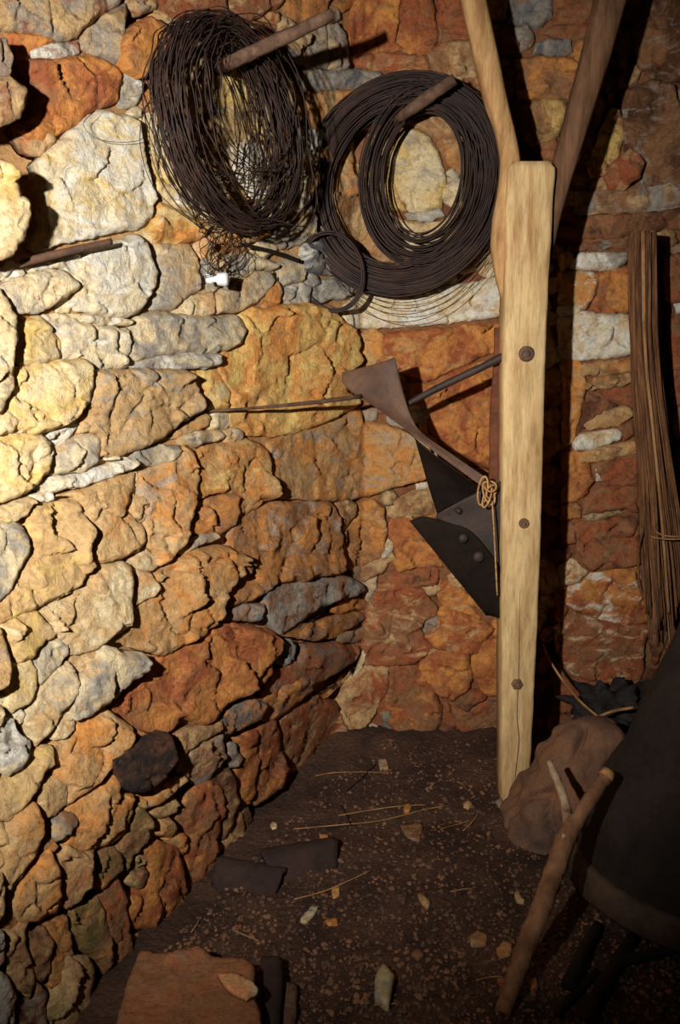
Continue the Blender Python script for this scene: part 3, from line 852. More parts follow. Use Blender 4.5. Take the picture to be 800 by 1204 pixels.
# ------------------------------------------------------------------ small chips wedged into the joints
def fill_chips():
    st = 2.0
    X0, Y0, X1, Y1 = -18, -18, 830, 1230
    gx, gy = np.meshgrid(np.arange(X0, X1, st), np.arange(Y0, Y1, st))
    free = np.full(gx.shape, 1e9)
    for P, cols, mm in ALL:
        bx0, bx1 = min(p[0] for p in P) - 26, max(p[0] for p in P) + 26
        by0, by1 = min(p[1] for p in P) - 26, max(p[1] for p in P) + 26
        i0, i1 = int(max(0, (bx0 - X0) / st)), int(min(gx.shape[1], (bx1 - X0) / st + 1))
        j0, j1 = int(max(0, (by0 - Y0) / st)), int(min(gx.shape[0], (by1 - Y0) / st + 1))
        if i1 <= i0 or j1 <= j0:
            continue
        sx, sy = gx[j0:j1, i0:i1], gy[j0:j1, i0:i1]
        ins, d = in_poly(sx, sy, P)
        d = np.where(ins, -1.0, d)
        free[j0:j1, i0:i1] = np.minimum(free[j0:j1, i0:i1], d)
    # below the floor line there is no wall to fill
    fl = np.interp(gx, [-30, 100, 220, 335, 440, 830], [1230, 1190, 1075, 905, 885, 885])
    free[gy > fl] = -1
    free[(gx < 62) & (gy > 95) & (gy < 318)] = -1            # the deep gap behind the projecting stones
    rnd = random.Random(99)
    out = []
    while len(out) < 150:
        j, i = np.unravel_index(np.argmax(np.where(free > 1e8, 24, free)), free.shape)
        r = min(float(free[j, i]), 24)
        if r < 4.6:
            break
        x, y = gx[j, i], gy[j, i]
        # colours of the nearest traced stone
        best = min(ALL, key=lambda s: min((p[0] - x) ** 2 + (p[1] - y) ** 2 for p in s[0]))
        a0 = rnd.uniform(0, 6.28)
        n = rnd.choice((5, 6, 7))
        P = []
        for q in range(n):
            a = a0 + q * 6.283 / n + rnd.uniform(-.25, .25)
            rr = r * rnd.uniform(0.85, 1.3)
            P.append((x + rr * math.cos(a) * 1.1, y + rr * math.sin(a)))
        out.append((P, best[1][1:] + best[1][0], rnd.uniform(0, 6)))
        _, d = in_poly(gx, gy, P)
        ins = in_poly(gx, gy, P)[0]
        free = np.minimum(free, np.where(ins, -1.0, d))
    return out
CHIPS = fill_chips()
for P, cols, mm in CHIPS:
    make_stone(P, cols, mm, step=2.6, name='stone_chip')
print('stones', len(ALL), 'chips', len(CHIPS))

# ------------------------------------------------------------------ floor
def floor_z(x, y):
    p = Vector((x, y, 0.0))
    z = 0.030 * fbm(p * 4.0, 3) + 0.012 * fbm(p * 18 + Vector((5, 5, 5)), 3)
    z += 0.03 * max(0.0, 1 - max(0.0, (YB - 0.05 - y)) / 0.25)          # soil banked against the back wall
    return z
fx = [float(v) for v in np.arange(-1.0, 1.5, 0.014)]
fy = [float(v) for v in np.arange(0.9, 2.68, 0.014)]
fv = [Vector((x, y, floor_z(x, y) + 0.010 * fbm(Vector((x, y, 3.3)) * 60, 2))) for y in fy for x in fx]
nx = len(fx)
ff = [(j * nx + i, j * nx + i + 1, (j + 1) * nx + i + 1, (j + 1) * nx + i) for j in range(len(fy) - 1) for i in range(nx - 1)]
floor = mesh_obj('floor', fv, ff, 'soil')
tag(floor, 'dark brown dirt floor strewn with crumbs and straw', 'floor', kind='structure')

def gnd(px, py, lift=0.0):
    p = on_floor(px, py)
    for _ in range(3):
        p = on_floor(px, py, floor_z(p.x, p.y))
    p.z += lift
    return p

ICO_T = (1 + 5 ** 0.5) / 2
ICO_V = [Vector(v).normalized() for v in ((-1, ICO_T, 0), (1, ICO_T, 0), (-1, -ICO_T, 0), (1, -ICO_T, 0), (0, -1, ICO_T), (0, 1, ICO_T),
         (0, -1, -ICO_T), (0, 1, -ICO_T), (ICO_T, 0, -1), (ICO_T, 0, 1), (-ICO_T, 0, -1), (-ICO_T, 0, 1))]
ICO_F = [(0, 11, 5), (0, 5, 1), (0, 1, 7), (0, 7, 10), (0, 10, 11), (1, 5, 9), (5, 11, 4), (11, 10, 2), (10, 7, 6), (7, 1, 8),
         (3, 9, 4), (3, 4, 2), (3, 2, 6), (3, 6, 8), (3, 8, 9), (4, 9, 5), (2, 4, 11), (6, 2, 10), (8, 6, 7), (9, 8, 1)]

rnd = random.Random(21)
crumbs = MB()
for _ in range(7000):
    px, py = rnd.uniform(190, 820), 1215 - 345 * rnd.random() ** 1.0
    if px < np.interp(py, [880, 905, 950, 1075, 1215], [440, 395, 345, 228, 80]) + 8:
        continue
    p = gnd(px, py)
    r = rnd.choice((0.0018, 0.0025, 0.003, 0.0035, 0.0045, 0.006)) * rnd.uniform(0.7, 1.2)
    ax = Vector((rnd.uniform(.7, 1.5), rnd.uniform(.7, 1.5), rnd.uniform(.5, .9)))
    a = rnd.uniform(0, 6.28)
    vs_ = []
    for v in ICO_V:
        w = Vector((v.x * ax.x, v.y * ax.y, v.z * ax.z)) * r * rnd.uniform(0.8, 1.15)
        vs_.append(p + Vector((w.x * math.cos(a) - w.y * math.sin(a), w.x * math.sin(a) + w.y * math.cos(a), w.z + r * 0.3)))
    crumbs.add(vs_, ICO_F)
tag(crumbs.build('soil_crumbs', 'debris', None, False), 'small crumbs of earth and grit lying all over the floor', 'grit', kind='stuff')

# ------------------------------------------------------------------ loose stones and shards on the floor
def slab(name, outline, z_of, thick, mat, cols=None, label=None, cat=None, group=None, rough=0.006, step=4.0, parent=None):
    """A flat broken piece lying on the floor: outline in pixels, top at height z_of."""
    O = rough_outline(outline, len(bpy.data.objects) * 0.77, step, 1.2)
    xs0, xs1 = min(p[0] for p in O), max(p[0] for p in O)
    ys0, ys1 = min(p[1] for p in O), max(p[1] for p in O)
    gx, gy = np.meshgrid(np.arange(xs0, xs1, step), np.arange(ys0, ys1, step))
    gx, gy = gx.ravel(), gy.ravel()
    ins, d = in_poly(gx, gy, O)
    k = ins & (d > step * 0.6)
    gx, gy, d = gx[k], gy[k], d[k]
    m = len(O)
    res = delaunay_2d_cdt([Vector(p) for p in O] + [Vector(p) for p in zip(gx, gy)], [], [list(range(m))], 1, 1e-4)
    dist = [0.0] * m + list(d)
    dd = [max((dist[i] for i in o), default=0.0) for o in res[3]]
    verts = []
    for p, d_ in zip(res[0], dd):
        q = on_floor(p[0], p[1], z_of)
        e = min(1.0, d_ / 6.0)
        q.z += -0.006 * (1 - e) ** 2 * (thick > 0.02) + rough * 2 * fbm(q * 20, 4) + rough * 3 * fbm(q * 5, 2) * e
        verts.append(q)
    faces = [tuple(t) for t in res[2]]
    a, b, c = [verts[i] for i in faces[0]]
    if (b - a).cross(c - a).z < 0:
        faces = [f[::-1] for f in faces]
    k = len(verts)
    cen = sum((verts[i] for i in range(m)), Vector()) / m
    for i in range(m):
        verts.append(cen + (verts[i] - cen) * 0.97 + Vector((0, 0, -thick)))
    side = [(i, (i + 1) % m, k + (i + 1) % m, k + i) for i in range(m)]
    a, b, c = (verts[i] for i in side[0][:3])
    if (b - a).cross(c - a).dot(a - cen) < 0:
        side = [f[::-1] for f in side]
    o = mesh_obj(name, verts, faces + side + [tuple(range(k, k + m))], mat, parent)
    if cols:
        A, B, C = (lin(PAL[c]) if isinstance(c, str) else lin(c) for c in cols)
        o.color = (*A, 1)
        o['second_colour'] = [*B, 1.0]
        o['vein_colour'] = [*C, 1.0]
    if label:
        tag(o, label, cat, group)
    return o

slab('flat_stone', [(165, 1112), (195, 1116), (232, 1108), (250, 1121), (290, 1122), (300, 1134), (298, 1160), (306, 1185), (318, 1260), (110, 1260), (135, 1204), (150, 1150)],
     0.11, 0.13, 'stone', ('b', (170, 108, 72), (150, 110, 84)), 'big flat dusty red-brown stone lying at the bottom by the left wall', 'stone')
slab('stone_flake', [(255, 1143), (280, 1144), (296, 1152), (304, 1164), (290, 1173), (275, 1166), (262, 1155)],
     0.128, 0.012, 'stone', ((226, 150, 100), 'u', 'c'), 'small pale orange stone flake lying on the flat stone', 'stone', rough=0.002, step=3)
slab('broken_tile', [(308, 1121), (331, 1122), (333, 1150), (328, 1204), (326, 1250), (318, 1250), (311, 1185), (306, 1140)],
     0.055, 0.06, 'tile', None, 'dark broken clay tile beside the flat stone', 'tile', rough=0.003)
slab('wood_offcut', [(334, 1150), (350, 1154), (348, 1190), (342, 1250), (326, 1250), (330, 1190)],
     0.03, 0.035, 'grey_wood', None, 'short brown wood offcut on the floor beside the broken tile', 'wood', rough=0.002)
slab('pale_shard', [(443, 1140), (452, 1129), (464, 1142), (461, 1160), (457, 1179), (440, 1166)],
     0.03, 0.03, 'stone', ((176, 158, 112), (196, 176, 130), 'g'), 'pale greenish stone shard alone in the middle of the floor', 'stone', rough=0.002, step=3)
chips = [([(353, 1081), (366, 1064), (374, 1066), (361, 1083)], 'tcg', 'pale splinter of stone on the floor below the curved tile'),
         ([(552, 1100), (562, 1093), (573, 1098), (572, 1110), (555, 1111)], 'tbr', 'flat tan stone chip on the floor left of the forked stick'),
         ([(584, 1116), (592, 1106), (603, 1108), (601, 1122), (588, 1123)], 'oub', 'orange stone chip touching the forked stick'),
         ([(375, 980), (385, 980), (388, 990), (377, 991)], 'oub', 'orange chip right of the curved tile edge'),
         ([(390, 1045), (399, 1041), (400, 1051), (392, 1054)], 'oyu', 'small orange pebble beside the lower straw'),
         ([(382, 1081), (396, 1078), (398, 1085), (386, 1087)], 'orb', 'reddish chip right of the pale splinter'),
         ([(317, 970), (321, 965), (326, 968), (324, 973), (319, 974)], 'ctg', 'round whitish pebble near the red corner stones'),
         ([(475, 948), (481, 944), (485, 948), (482, 953), (476, 953)], 'oor', 'orange pebble between the long straws'),
         ([(546, 943), (551, 940), (555, 944), (551, 949), (546, 948)], 'tuy', 'tan pebble left of the foot of the beam'),
         ([(606, 1050), (610, 1046), (613, 1054), (618, 1057), (615, 1060), (608, 1056)], 'ctg', 'tiny pale chip in front of the sack'),
         ([(585, 1150), (592, 1146), (596, 1153), (590, 1158)], 'rbo', 'brown chip left of the forked stick foot'),
         ([(491, 1052), (496, 1048), (506, 1060), (503, 1065), (496, 1060)], 'tub', 'tan sliver of stone in the middle of the dirt'),
         ([(471, 969), (494, 966), (497, 972), (494, 990), (480, 985)], 'bdg', 'brown clod standing up below the long straws'),
         ([(484, 1121), (492, 1115), (499, 1121), (492, 1127)], 'brd', 'small brown chip right of the pale shard'),
         ([(624, 1153), (631, 1150), (633, 1160), (626, 1162)], 'orb', 'orange chip right of the forked stick foot'),
         ([(445, 893), (454, 891), (457, 902), (447, 904)], 'gtb', 'grey pebble at the foot of the back wall'),
         ([(583, 941), (590, 938), (594, 944), (588, 949)], 'gtg', 'whitish pebble at the foot of the pale beam')]
for P, cols, lab in chips:
    c = gnd(sum(p[0] for p in P) / len(P), sum(p[1] for p in P) / len(P))
    slab('stone_chip_loose', P, c.z + 0.008, 0.014, 'stone', tuple(cols), lab, 'stone', 'loose stone chips on the dirt floor', rough=0.0015, step=2.5)

# curved roof tiles half sunk in the soil
def curved_tile(pa, pb, pc, width_m, label):
    """pa, pb: ends of the ridge line in pixels; an arched shard around it."""
    A, B = gnd(*pa), gnd(*pb)
    t = (B - A); t.z = 0
    L = t.length; t.normalize()
    s = Vector((-t.y, t.x, 0))
    mb = MB()
    rows, cols_ = 14, 14
    top, bot = [], []
    for i in range(rows):
        u = i / (rows - 1)
        for j in range(cols_):
            w = j / (cols_ - 1) * 2 - 1
            ww = w * width_m * (1 - 0.18 * u)
            e = L * u + 0.015 * fbm(Vector((u * 6, w * 4, pa[0])), 2) + pc * (1 - w * w) * (u - 0.5)
            z = 0.045 * (1 - w * w) - 0.006 + 0.004 * fbm(Vector((u * 9, w * 7, pa[1])), 3)
            q = A + t * e + s * ww
            top.append(Vector((q.x, q.y, floor_z(A.x, A.y) + z)))
            bot.append(Vector((q.x, q.y, floor_z(A.x, A.y) + z - 0.014)))
    n = rows * cols_
    f = []
    for i in range(rows - 1):
        for j in range(cols_ - 1):
            a = i * cols_ + j
            q = (a, a + 1, a + cols_ + 1, a + cols_)
            f.append(q)
            f.append(tuple(n + v for v in reversed(q)))
    edge = list(range(cols_)) + [i * cols_ + cols_ - 1 for i in range(1, rows)] + [n - 2 - j for j in range(cols_ - 1)] + [i * cols_ for i in range(rows - 2, 0, -1)]
    for a, b in zip(edge, edge[1:] + edge[:1]):
        f.append((b, a, n + a, n + b))
    mb.add(top + bot, f)
    o = mb.build('roof_tile_shard', 'tile')
    tag(o, label, 'tile', 'curved tile shards on the floor')
    return o
curved_tile((320, 1018), (385, 1003), 0.05, 0.075, 'dark curved tile shard with an arched right edge on the floor')
curved_tile((262, 1028), (328, 1036), 0.03, 0.065, 'dark curved tile shard on the floor nearest the left wall')

def strand(name, px_pts, rad, mat, label, cat, group=None, lift=0.008, jit=0.0, n=5):
    pts = [gnd(*p, lift) for p in px_pts]
    pts = smooth_path(pts, 6)
    mb = MB()
    mb.tube(pts, [rad * (1 - 0.35 * i / (len(pts) - 1)) for i in range(len(pts))], n)
    return tag(mb.build(name, mat), label, cat, group)
straws = [([(371, 915), (400, 911), (459, 911)], 'upper straw lying along the foot of the back wall'),
          ([(345, 978), (400, 973), (447, 968), (500, 955), (522, 951)], 'long straw crossing the middle of the floor'),
          ([(398, 962), (440, 955), (470, 951), (502, 949)], 'straw just above the long crossing straw'),
          ([(346, 1061), (385, 1050), (436, 1027)], 'pale straw below the curved tile pointing right'),
          ([(538, 922), (545, 926), (549, 931)], 'short bent straw left of the beam foot'),
          ([(530, 1052), (545, 1049), (556, 1048)], 'short pale straw left of the sack'),
          ([(560, 1157), (575, 1153), (590, 1152)], 'thin straw behind the foot of the forked stick'),
          ([(275, 1098), (290, 1104), (305, 1110)], 'short straw above the flat stone'),
          ([(545, 980), (555, 970), (562, 960)], 'short straw left of the sack top'),
          ([(518, 978), (540, 972), (552, 968)], 'faint straw above the clods'),
          ([(440, 1186), (455, 1185), (468, 1184)], 'straw below the pale shard'),
          ([(225, 1100), (232, 1090), (234, 1085)], 'small straw at the foot of the left wall')]
for i, (p, lab) in enumerate(straws):
    strand('straw', p, 0.0022 if i < 4 else 0.0017, 'straw', lab, 'straw', 'dry straws on the dirt floor')
strand('twig', [(406, 935), (425, 918), (443, 900)], 0.002, 'dark_stick', 'thin black twig leaning at the foot of the back wall', 'twig')
strand('twig', [(400, 949), (407, 960), (413, 974)], 0.002, 'dark_stick', 'thin black twig crossing the long straw', 'twig')

# ------------------------------------------------------------------ the plough standing on end
foot = gnd(604, 943)
YP = foot.y
plough = empty('plough', (foot.x, YP + 0.05, 0))
tag(plough, 'old wooden plough stood on end with pale beam, two handles and iron mouldboard', 'plough')

def beam_Y(py):
    return YP + 0.05 * (943 - py) / 750.0
BEAM = [(189, 600, 653), (192, 598, 655), (260, 596, 651), (330, 594, 646), (480, 592, 641), (640, 591, 637), (760, 590, 632), (880, 590, 626), (943, 590, 622)]
def beam_LR(py):
    return lerp_tab([(b[0], b[1]) for b in BEAM], py), lerp_tab([(b[0], b[2]) for b in BEAM], py)
rings = []
TH = 0.085
for i in range(101):
    py = 189.5 + (950 - 189.5) * i / 100
    l, r = beam_LR(py)
    Y = beam_Y(py)
    e = max(0.0, 1 - (py - 189.5) / 16)
    A = at(l + 4 * e ** 3, py, Y); B = at(r - 5 * e ** 3, py, Y)
    w = (B.x - A.x)
    wob = 0.0025 * noise.noise(Vector((0, 0, A.z * 9)))
    bv = 0.009
    prof = [(0, bv), (bv * .3, bv * .3), (bv, 0), (w * .35, -.001), (w * .65, -.001), (w - bv, 0), (w - bv * .3, bv * .3), (w, bv), (w, TH - bv), (w - bv, TH), (bv, TH), (0, TH - bv)]
    rings.append([Vector((A.x + a + wob + 0.0012 * noise.noise(Vector((a * 40, b * 40, A.z * 30))), Y + b + 0.0012 * noise.noise(Vector((a * 40, b * 40, A.z * 14 + 9))), A.z)) for a, b in prof])
mb = MB(); mb.rings(rings)
beam = mb.build('beam', 'beam', plough)
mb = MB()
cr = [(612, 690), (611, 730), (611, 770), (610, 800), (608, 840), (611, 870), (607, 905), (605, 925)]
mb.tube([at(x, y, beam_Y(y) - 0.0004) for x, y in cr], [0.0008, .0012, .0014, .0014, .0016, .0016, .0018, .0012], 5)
mb.build('crack', 'crack', beam)  # thin dark strip on the face; the crack's shade is put into its colour
for x, y, r, sq in ((619, 416, 9.2, 16), (616, 615, 6.3, 12), (608, 804, 7.5, 6)):
    Y = beam_Y(y)
    c = at(x, y, Y)
    R = r * Y / FPX
    mb = MB()
    prof = [(R, 0.004), (R, -0.004), (R * .9, -0.008), (R * .55, -0.0095), (R * .5, -0.007), (R * .45, -0.012), (0.0005, -0.013)]
    mb.rings([[c + Vector((q * math.cos(2 * math.pi * j / sq), d, q * math.sin(2 * math.pi * j / sq))) for j in range(sq)] for q, d in prof])
    mb.build('bolt', 'bolt', plough, sq > 8)

def pole(name, rows, mat, dy, depth_ratio=0.9, parent=plough):
    pts, rad = [], []
    for py, cx_, hw in rows:
        Y = beam_Y(py) + dy
        pts.append(at(cx_, py, Y)); rad.append(hw * Y / FPX)
    P = smooth_path(pts, 8); Rr = interp(rad, 8)
    mb = MB()
    rg = []
    for p, r in zip(P, Rr):
        ring = []
        for j in range(14):
            a = 2 * math.pi * j / 14
            ca, sa = math.cos(a), math.sin(a)
            k = 1.0 / (abs(ca) ** 3.2 + abs(sa) ** 3.2) ** (1 / 3.2)       # squarish section
            w = 1 + 0.04 * noise.noise(Vector((ca * 2, sa * 2, p.z * 12)))
            ring.append(p + Vector((ca * r * k * w, sa * r * k * w * depth_ratio, 0)))
        rg.append(ring)
    mb.rings(rg)
    return mb.build(name, mat, parent)
pole('handle', [(-60, 546, 14), (0, 557, 13.5), (65, 571, 13.5), (123, 584, 12.5), (156, 594, 11), (190, 600, 11), (225, 600, 14), (258, 596, 16), (290, 593, 15), (325, 595, 12), (352, 599, 9)], 'handle', 0.045)
pole('handle', [(-60, 737, 18), (0, 718, 17), (65, 701, 16), (130, 682, 14.5), (190, 665, 13), (250, 649, 11), (300, 640, 9), (330, 634, 8)], 'handle_dim', 0.05)

def patch(name, grid, thick, mat, parent, sub=6, away=Vector((0, 1, 0))):
    """A curved plate through a grid of places, given a thickness."""
    rows = [smooth_path(r, sub) for r in grid]
    cols_ = list(zip(*rows))
    cols_ = [smooth_path(list(c), sub) for c in cols_]
    rows = list(zip(*cols_))
    nr, nc = len(rows), len(rows[0])
    top = [Vector(p) for r in rows for p in r]
    bot = [p + away * thick for p in top]
    n = nr * nc
    f = []
    for i in range(nr - 1):
        for j in range(nc - 1):
            a = i * nc + j
            q = (a, a + nc, a + nc + 1, a + 1)
            f.append(q); f.append(tuple(n + v for v in reversed(q)))
    edge = list(range(nc)) + [i * nc + nc - 1 for i in range(1, nr)] + [n - 2 - j for j in range(nc - 1)] + [i * nc for i in range(nr - 2, 0, -1)]
    for a, b in zip(edge, edge[1:] + edge[:1]):
        f.append((a, b, n + b, n + a))
    mb = MB(); mb.add(top + bot, f)
    o = mb.build(name, mat, parent)
    return o

Y0 = YP
mw = [  # twisted wing of the mouldboard: upper edge -> lower edge, tip -> root
    [at(402, 438, Y0 + .16), at(430, 431, Y0 + .13), at(448, 426, Y0 + .10), at(465, 420, Y0 + .08)],
    [at(403, 448, Y0 + .15), at(428, 446, Y0 + .12), at(450, 444, Y0 + .09), at(470, 444, Y0 + .08)],
    [at(410, 458, Y0 + .14), at(434, 462, Y0 + .115), at(456, 464, Y0 + .09), at(476, 467, Y0 + .08)],
    [at(440, 478, Y0 + .12), at(454, 481, Y0 + .10), at(468, 484, Y0 + .085), at(484, 490, Y0 + .075)],
    [at(470, 500, Y0 + .10), at(478, 502, Y0 + .09), at(487, 505, Y0 + .08), at(496, 509, Y0 + .07)],
    [at(515, 534, Y0 + .07), at(519, 533, Y0 + .07), at(523, 532, Y0 + .065), at(527, 531, Y0 + .06)],
    [at(556, 564, Y0 + .05), at(558, 561, Y0 + .05), at(560, 558, Y0 + .05), at(562, 555, Y0 + .05)],
    [at(584, 584, Y0 + .04), at(585, 580, Y0 + .04), at(586, 576, Y0 + .04), at(588, 572, Y0 + .04)],
]
board = patch('mouldboard', mw, 0.007, 'rust', plough)
lower = [
    [at(488, 515, Y0 + .105), at(512, 535, Y0 + .085), at(538, 554, Y0 + .065), at(562, 572, Y0 + .05), at(582, 582, Y0 + .04)],
    [at(495, 540, Y0 + .13), at(516, 552, Y0 + .115), at(540, 564, Y0 + .09), at(563, 575, Y0 + .07), at(582, 583, Y0 + .05)],
    [at(505, 575, Y0 + .15), at(522, 574, Y0 + .13), at(543, 577, Y0 + .11), at(564, 579, Y0 + .08), at(582, 585, Y0 + .06)],
    [at(515, 606, Y0 + .16), at(530, 597, Y0 + .14), at(547, 589, Y0 + .12), at(566, 582, Y0 + .09), at(582, 587, Y0 + .065)],
]
patch('mouldboard_shin', lower, 0.006, 'iron', plough)
frog = [
    [at(514, 605, Y0 + .10), at(537, 592, Y0 + .085), at(560, 580, Y0 + .07), at(590, 566, Y0 + .05)],
    [at(516, 612, Y0 + .10), at(540, 606, Y0 + .09), at(564, 604, Y0 + .07), at(592, 612, Y0 + .05)],
    [at(545, 624, Y0 + .09), at(556, 632, Y0 + .08), at(570, 640, Y0 + .07), at(592, 650, Y0 + .055)],
    [at(575, 655, Y0 + .08), at(580, 660, Y0 + .07), at(585, 664, Y0 + .065), at(592, 672, Y0 + .055)],
]
fp = patch('frog_plate', frog, 0.008, 'iron_brown', plough)
share = [
    [at(482, 613, Y0 + .085), at(500, 608, Y0 + .08), at(530, 616, Y0 + .07), at(556, 627, Y0 + .055), at(590, 668, Y0 + .045)],
    [at(505, 641, Y0 + .085), at(522, 641, Y0 + .078), at(545, 648, Y0 + .068), at(566, 656, Y0 + .055), at(590, 690, Y0 + .045)],
    [at(538, 682, Y0 + .085), at(550, 683, Y0 + .075), at(562, 687, Y0 + .068), at(576, 694, Y0 + .055), at(590, 712, Y0 + .045)],
    [at(572, 724, Y0 + .08), at(577, 724, Y0 + .07), at(580, 725, Y0 + .065), at(584, 726, Y0 + .055), at(592, 730, Y0 + .045)],
]
sh = patch('share', share, 0.009, 'iron', plough)
for x, y, r, d in ((545, 633, 6, .054), (563, 655, 7, .05)):
    c = at(x, y, Y0 + d)
    R = r * Y0 / FPX
    mb = MB()
    mb.rings([[c + Vector((q * math.cos(2 * math.pi * j / 10), dd, q * math.sin(2 * math.pi * j / 10))) for j in range(10)] for q, dd in ((R, .012), (R, -.002), (R * .7, -.006), (R * .2, -.008))])
    mb.build('bolt_head', 'iron_brown', sh)
c = at(540, 601, Y0 + .075)
mb = MB()
mb.rings([[c + Vector((q * math.cos(.6 * j), dd, q * math.sin(.6 * j))) for j in range(10)] for q, dd in ((.009, .02), (.009, .002), (.006, -.003), (.001, -.004))])
mb.build('bolt_head', 'iron_brown', fp)
mb = MB()
mb.tube(smooth_path([at(474, 478, Y0 + .12), at(500, 464, Y0 + .11), at(530, 449, Y0 + .10), at(560, 435, Y0 + .085), at(596, 417, Y0 + .07)], 5), interp([.006, .0095, .0105, .0105, .0105], 5), 9, wob=.15)
mb.build('brace_rod', 'iron_brown', plough)
mb = MB()
rg = []
for i in range(25):
    t = i / 24
    py = 385 + (578 - 385) * t
    a, b = at(582 - 8 * t + 1.0 * math.sin(t * 9), py, Y0 + .10), at(592, py, Y0 + .10)
    rg.append([a, b, b + Vector((0, .012, 0)), a + Vector((0, .012, 0))])
mb.rings(rg)
mb.build('iron_strap', 'rust_red', plough, False)
mb = MB()
for k, (cx_, cy_, rx, ry, tl) in enumerate(((568, 577, 5.5, 17, .15), (575, 580, 6, 14, -.3), (578, 578, 5, 8, .5), (577, 572, 7, 6, .2), (573, 584, 4, 13, .3))):
    pts = []
    for j in range(26):
        a = 2 * math.pi * j / 26
        x, y = rx * math.cos(a), ry * math.sin(a)
        pts.append(at(cx_ + x * math.cos(tl) - y * math.sin(tl), cy_ + x * math.sin(tl) + y * math.cos(tl), Y0 + .018 + .012 * math.sin(a + k)))
    mb.tube(pts, 0.0028, 6, True, .15)
mb.tube(smooth_path([at(579, 590, Y0 + .02), at(581, 620, Y0 + .015), at(583, 660, Y0 + .012), at(585, 700, Y0 + .01)], 6), .0024, 5)
mb.build('twine_loop', 'twine', plough)

# ------------------------------------------------------------------ wire coils and their pegs
def ring_pts(c, u, n_, rx, ry, rnd, wob, off, shear=0.0, N=72, kink=0.0):
    s1, s2, ph = rnd.uniform(-1, 1), rnd.uniform(-1, 1), rnd.uniform(0, 6.28)
    tl = rnd.uniform(-1, 1) * wob * 2
    jx, jz = rnd.uniform(-1, 1) * wob * .25, rnd.uniform(-1, 1) * wob * .25
    out = []
    sd = rnd.uniform(0, 100)
    for i in range(N):
        a = 2 * math.pi * i / N
        k = 1 + wob * (0.5 * s1 * math.sin(2 * a + ph) + 0.35 * s2 * math.sin(3 * a + ph * 2))
        k += kink * noise.noise(Vector((math.cos(a) * 2.5 + sd, math.sin(a) * 2.5, sd)))
        x, z = rx * k * math.cos(a) + jx * rx, ry * k * math.sin(a) + jz * ry
        o = off + 0.05 * tl * math.sin(a + ph) + kink * 0.3 * noise.noise(Vector((math.cos(a) * 2 + sd, math.sin(a) * 2, sd + 9)))
        out.append(c + u * (x - shear * z) + Vector((0, 0, z)) + n_ * o)
    return out

def coil_root(name, loc, label):
    e = empty(name, loc)
    return tag(e, label, 'wire coil')

# coil on the left wall
rnd = random.Random(5)
wp = hit(272, 152, 'L', 0.0)
n_l = Vector((math.cos(math.radians(39)), -math.sin(math.radians(39)), 0))
u_l = Vector((math.sin(math.radians(39)), math.cos(math.radians(39)), 0))
c1 = hit(262, 152, 'L', 0.115)
s1 = c1.y / FPX
RX, RY = 0.190, 0.222
coil1 = coil_root('wire_coil', c1 - Vector((0, 0, RY)), 'tangled narrow coil of dark rusty wire hanging over the upper left peg')
SH = 0.16
thick = MB()
for k in range(58):
    q = rnd.random()
    f = 0.80 + 0.20 * q
    thick.tube(ring_pts(c1, u_l, n_l, RX * f, RY * f, rnd, 0.045, rnd.uniform(-.02, .07), SH, kink=.05), rnd.uniform(.0011, .0016), 4, True)
thick.build('wire_bundle', 'wire', coil1)
loose = MB()
for k in range(30):
    f = rnd.uniform(0.60, 0.98)
    loose.tube(ring_pts(c1 + u_l * rnd.uniform(-.03, .05) + Vector((0, 0, (1 - f) * 0.12)), u_l, n_l, RX * f * rnd.uniform(.8, 1.05), RY * f, rnd, 0.10, rnd.uniform(-.07, .09), SH, kink=.09), rnd.uniform(.0011, .0016), 4, True)
loose.build('loose_wire', 'wire', coil1)
for pts in ([(188, 105), (170, 130), (165, 170), (178, 215), (205, 245), (232, 265), (248, 285)],
            [(192, 108), (176, 145), (180, 190), (200, 230), (228, 262), (240, 268)],
            [(190, 100), (182, 118), (170, 128), (176, 160), (196, 205), (220, 240)],
            [(200, 78), (186, 100), (192, 120), (196, 145), (190, 180), (210, 225)],
            [(186, 102), (198, 118), (204, 140), (196, 165)]):
    stray = MB(); stray.tube(smooth_path([hit(x, y, 'L', .085 + .02 * noise.noise(Vector((x * .05, y * .05, 1)))) for x, y in pts], 8), .0012, 4); stray.build('stray_wire', 'wire', coil1)
for pts in ([(330, 60), (352, 110), (362, 150), (364, 190), (352, 225), (336, 250)], [(340, 80), (357, 125), (358, 175), (346, 215)]):
    stray = MB(); stray.tube(smooth_path([hit(x, y, 'L', .10) for x, y in pts], 8), .0012, 4); stray.build('stray_wire', 'wire', coil1)
arc = [(112, 130), (98, 146), (112, 162), (135, 167), (160, 166), (172, 160)]
stray = MB(); stray.tube(smooth_path([hit(x, y, 'L', .06) for x, y in arc], 8), .0007, 4)
stray.build('stray_wire', 'wire', coil1)
tie = MB()
for k in range(9):
    a0 = rnd.uniform(0, 6)
    pts = []
    for j in range(14):
        x = 262 + 22 * math.sin(a0 + j * .55) * rnd.uniform(.5, 1.1) - 6 * math.cos(k)
        y = 292 + 34 * math.cos(a0 * 1.3 + j * .42) * rnd.uniform(.6, 1.05)
        pts.append(hit(x, y, 'L', .055 + rnd.uniform(0, .03)))
    tie.tube(smooth_path(pts, 4), .0011, 4)
tie.build('wire_tangle', 'wire', coil1)

def peg(name, pts, rads, mat, label, flat=.9):
    mb = MB()
    mb.tube(smooth_path(pts, 6), interp(rads, 6), 10, wob=.2, flat=flat)
    return tag(mb.build(name, mat), label, 'peg')
peg('wooden_peg', [hit(255, 82, 'L', -0.02), at(275, 72, c1.y - .03), at(330, 46, c1.y - .05), at(391, 17, c1.y - .06)], [.014, .016, .0165, .013], 'grey_wood', 'grey wooden peg holding the tangled left wire coil')

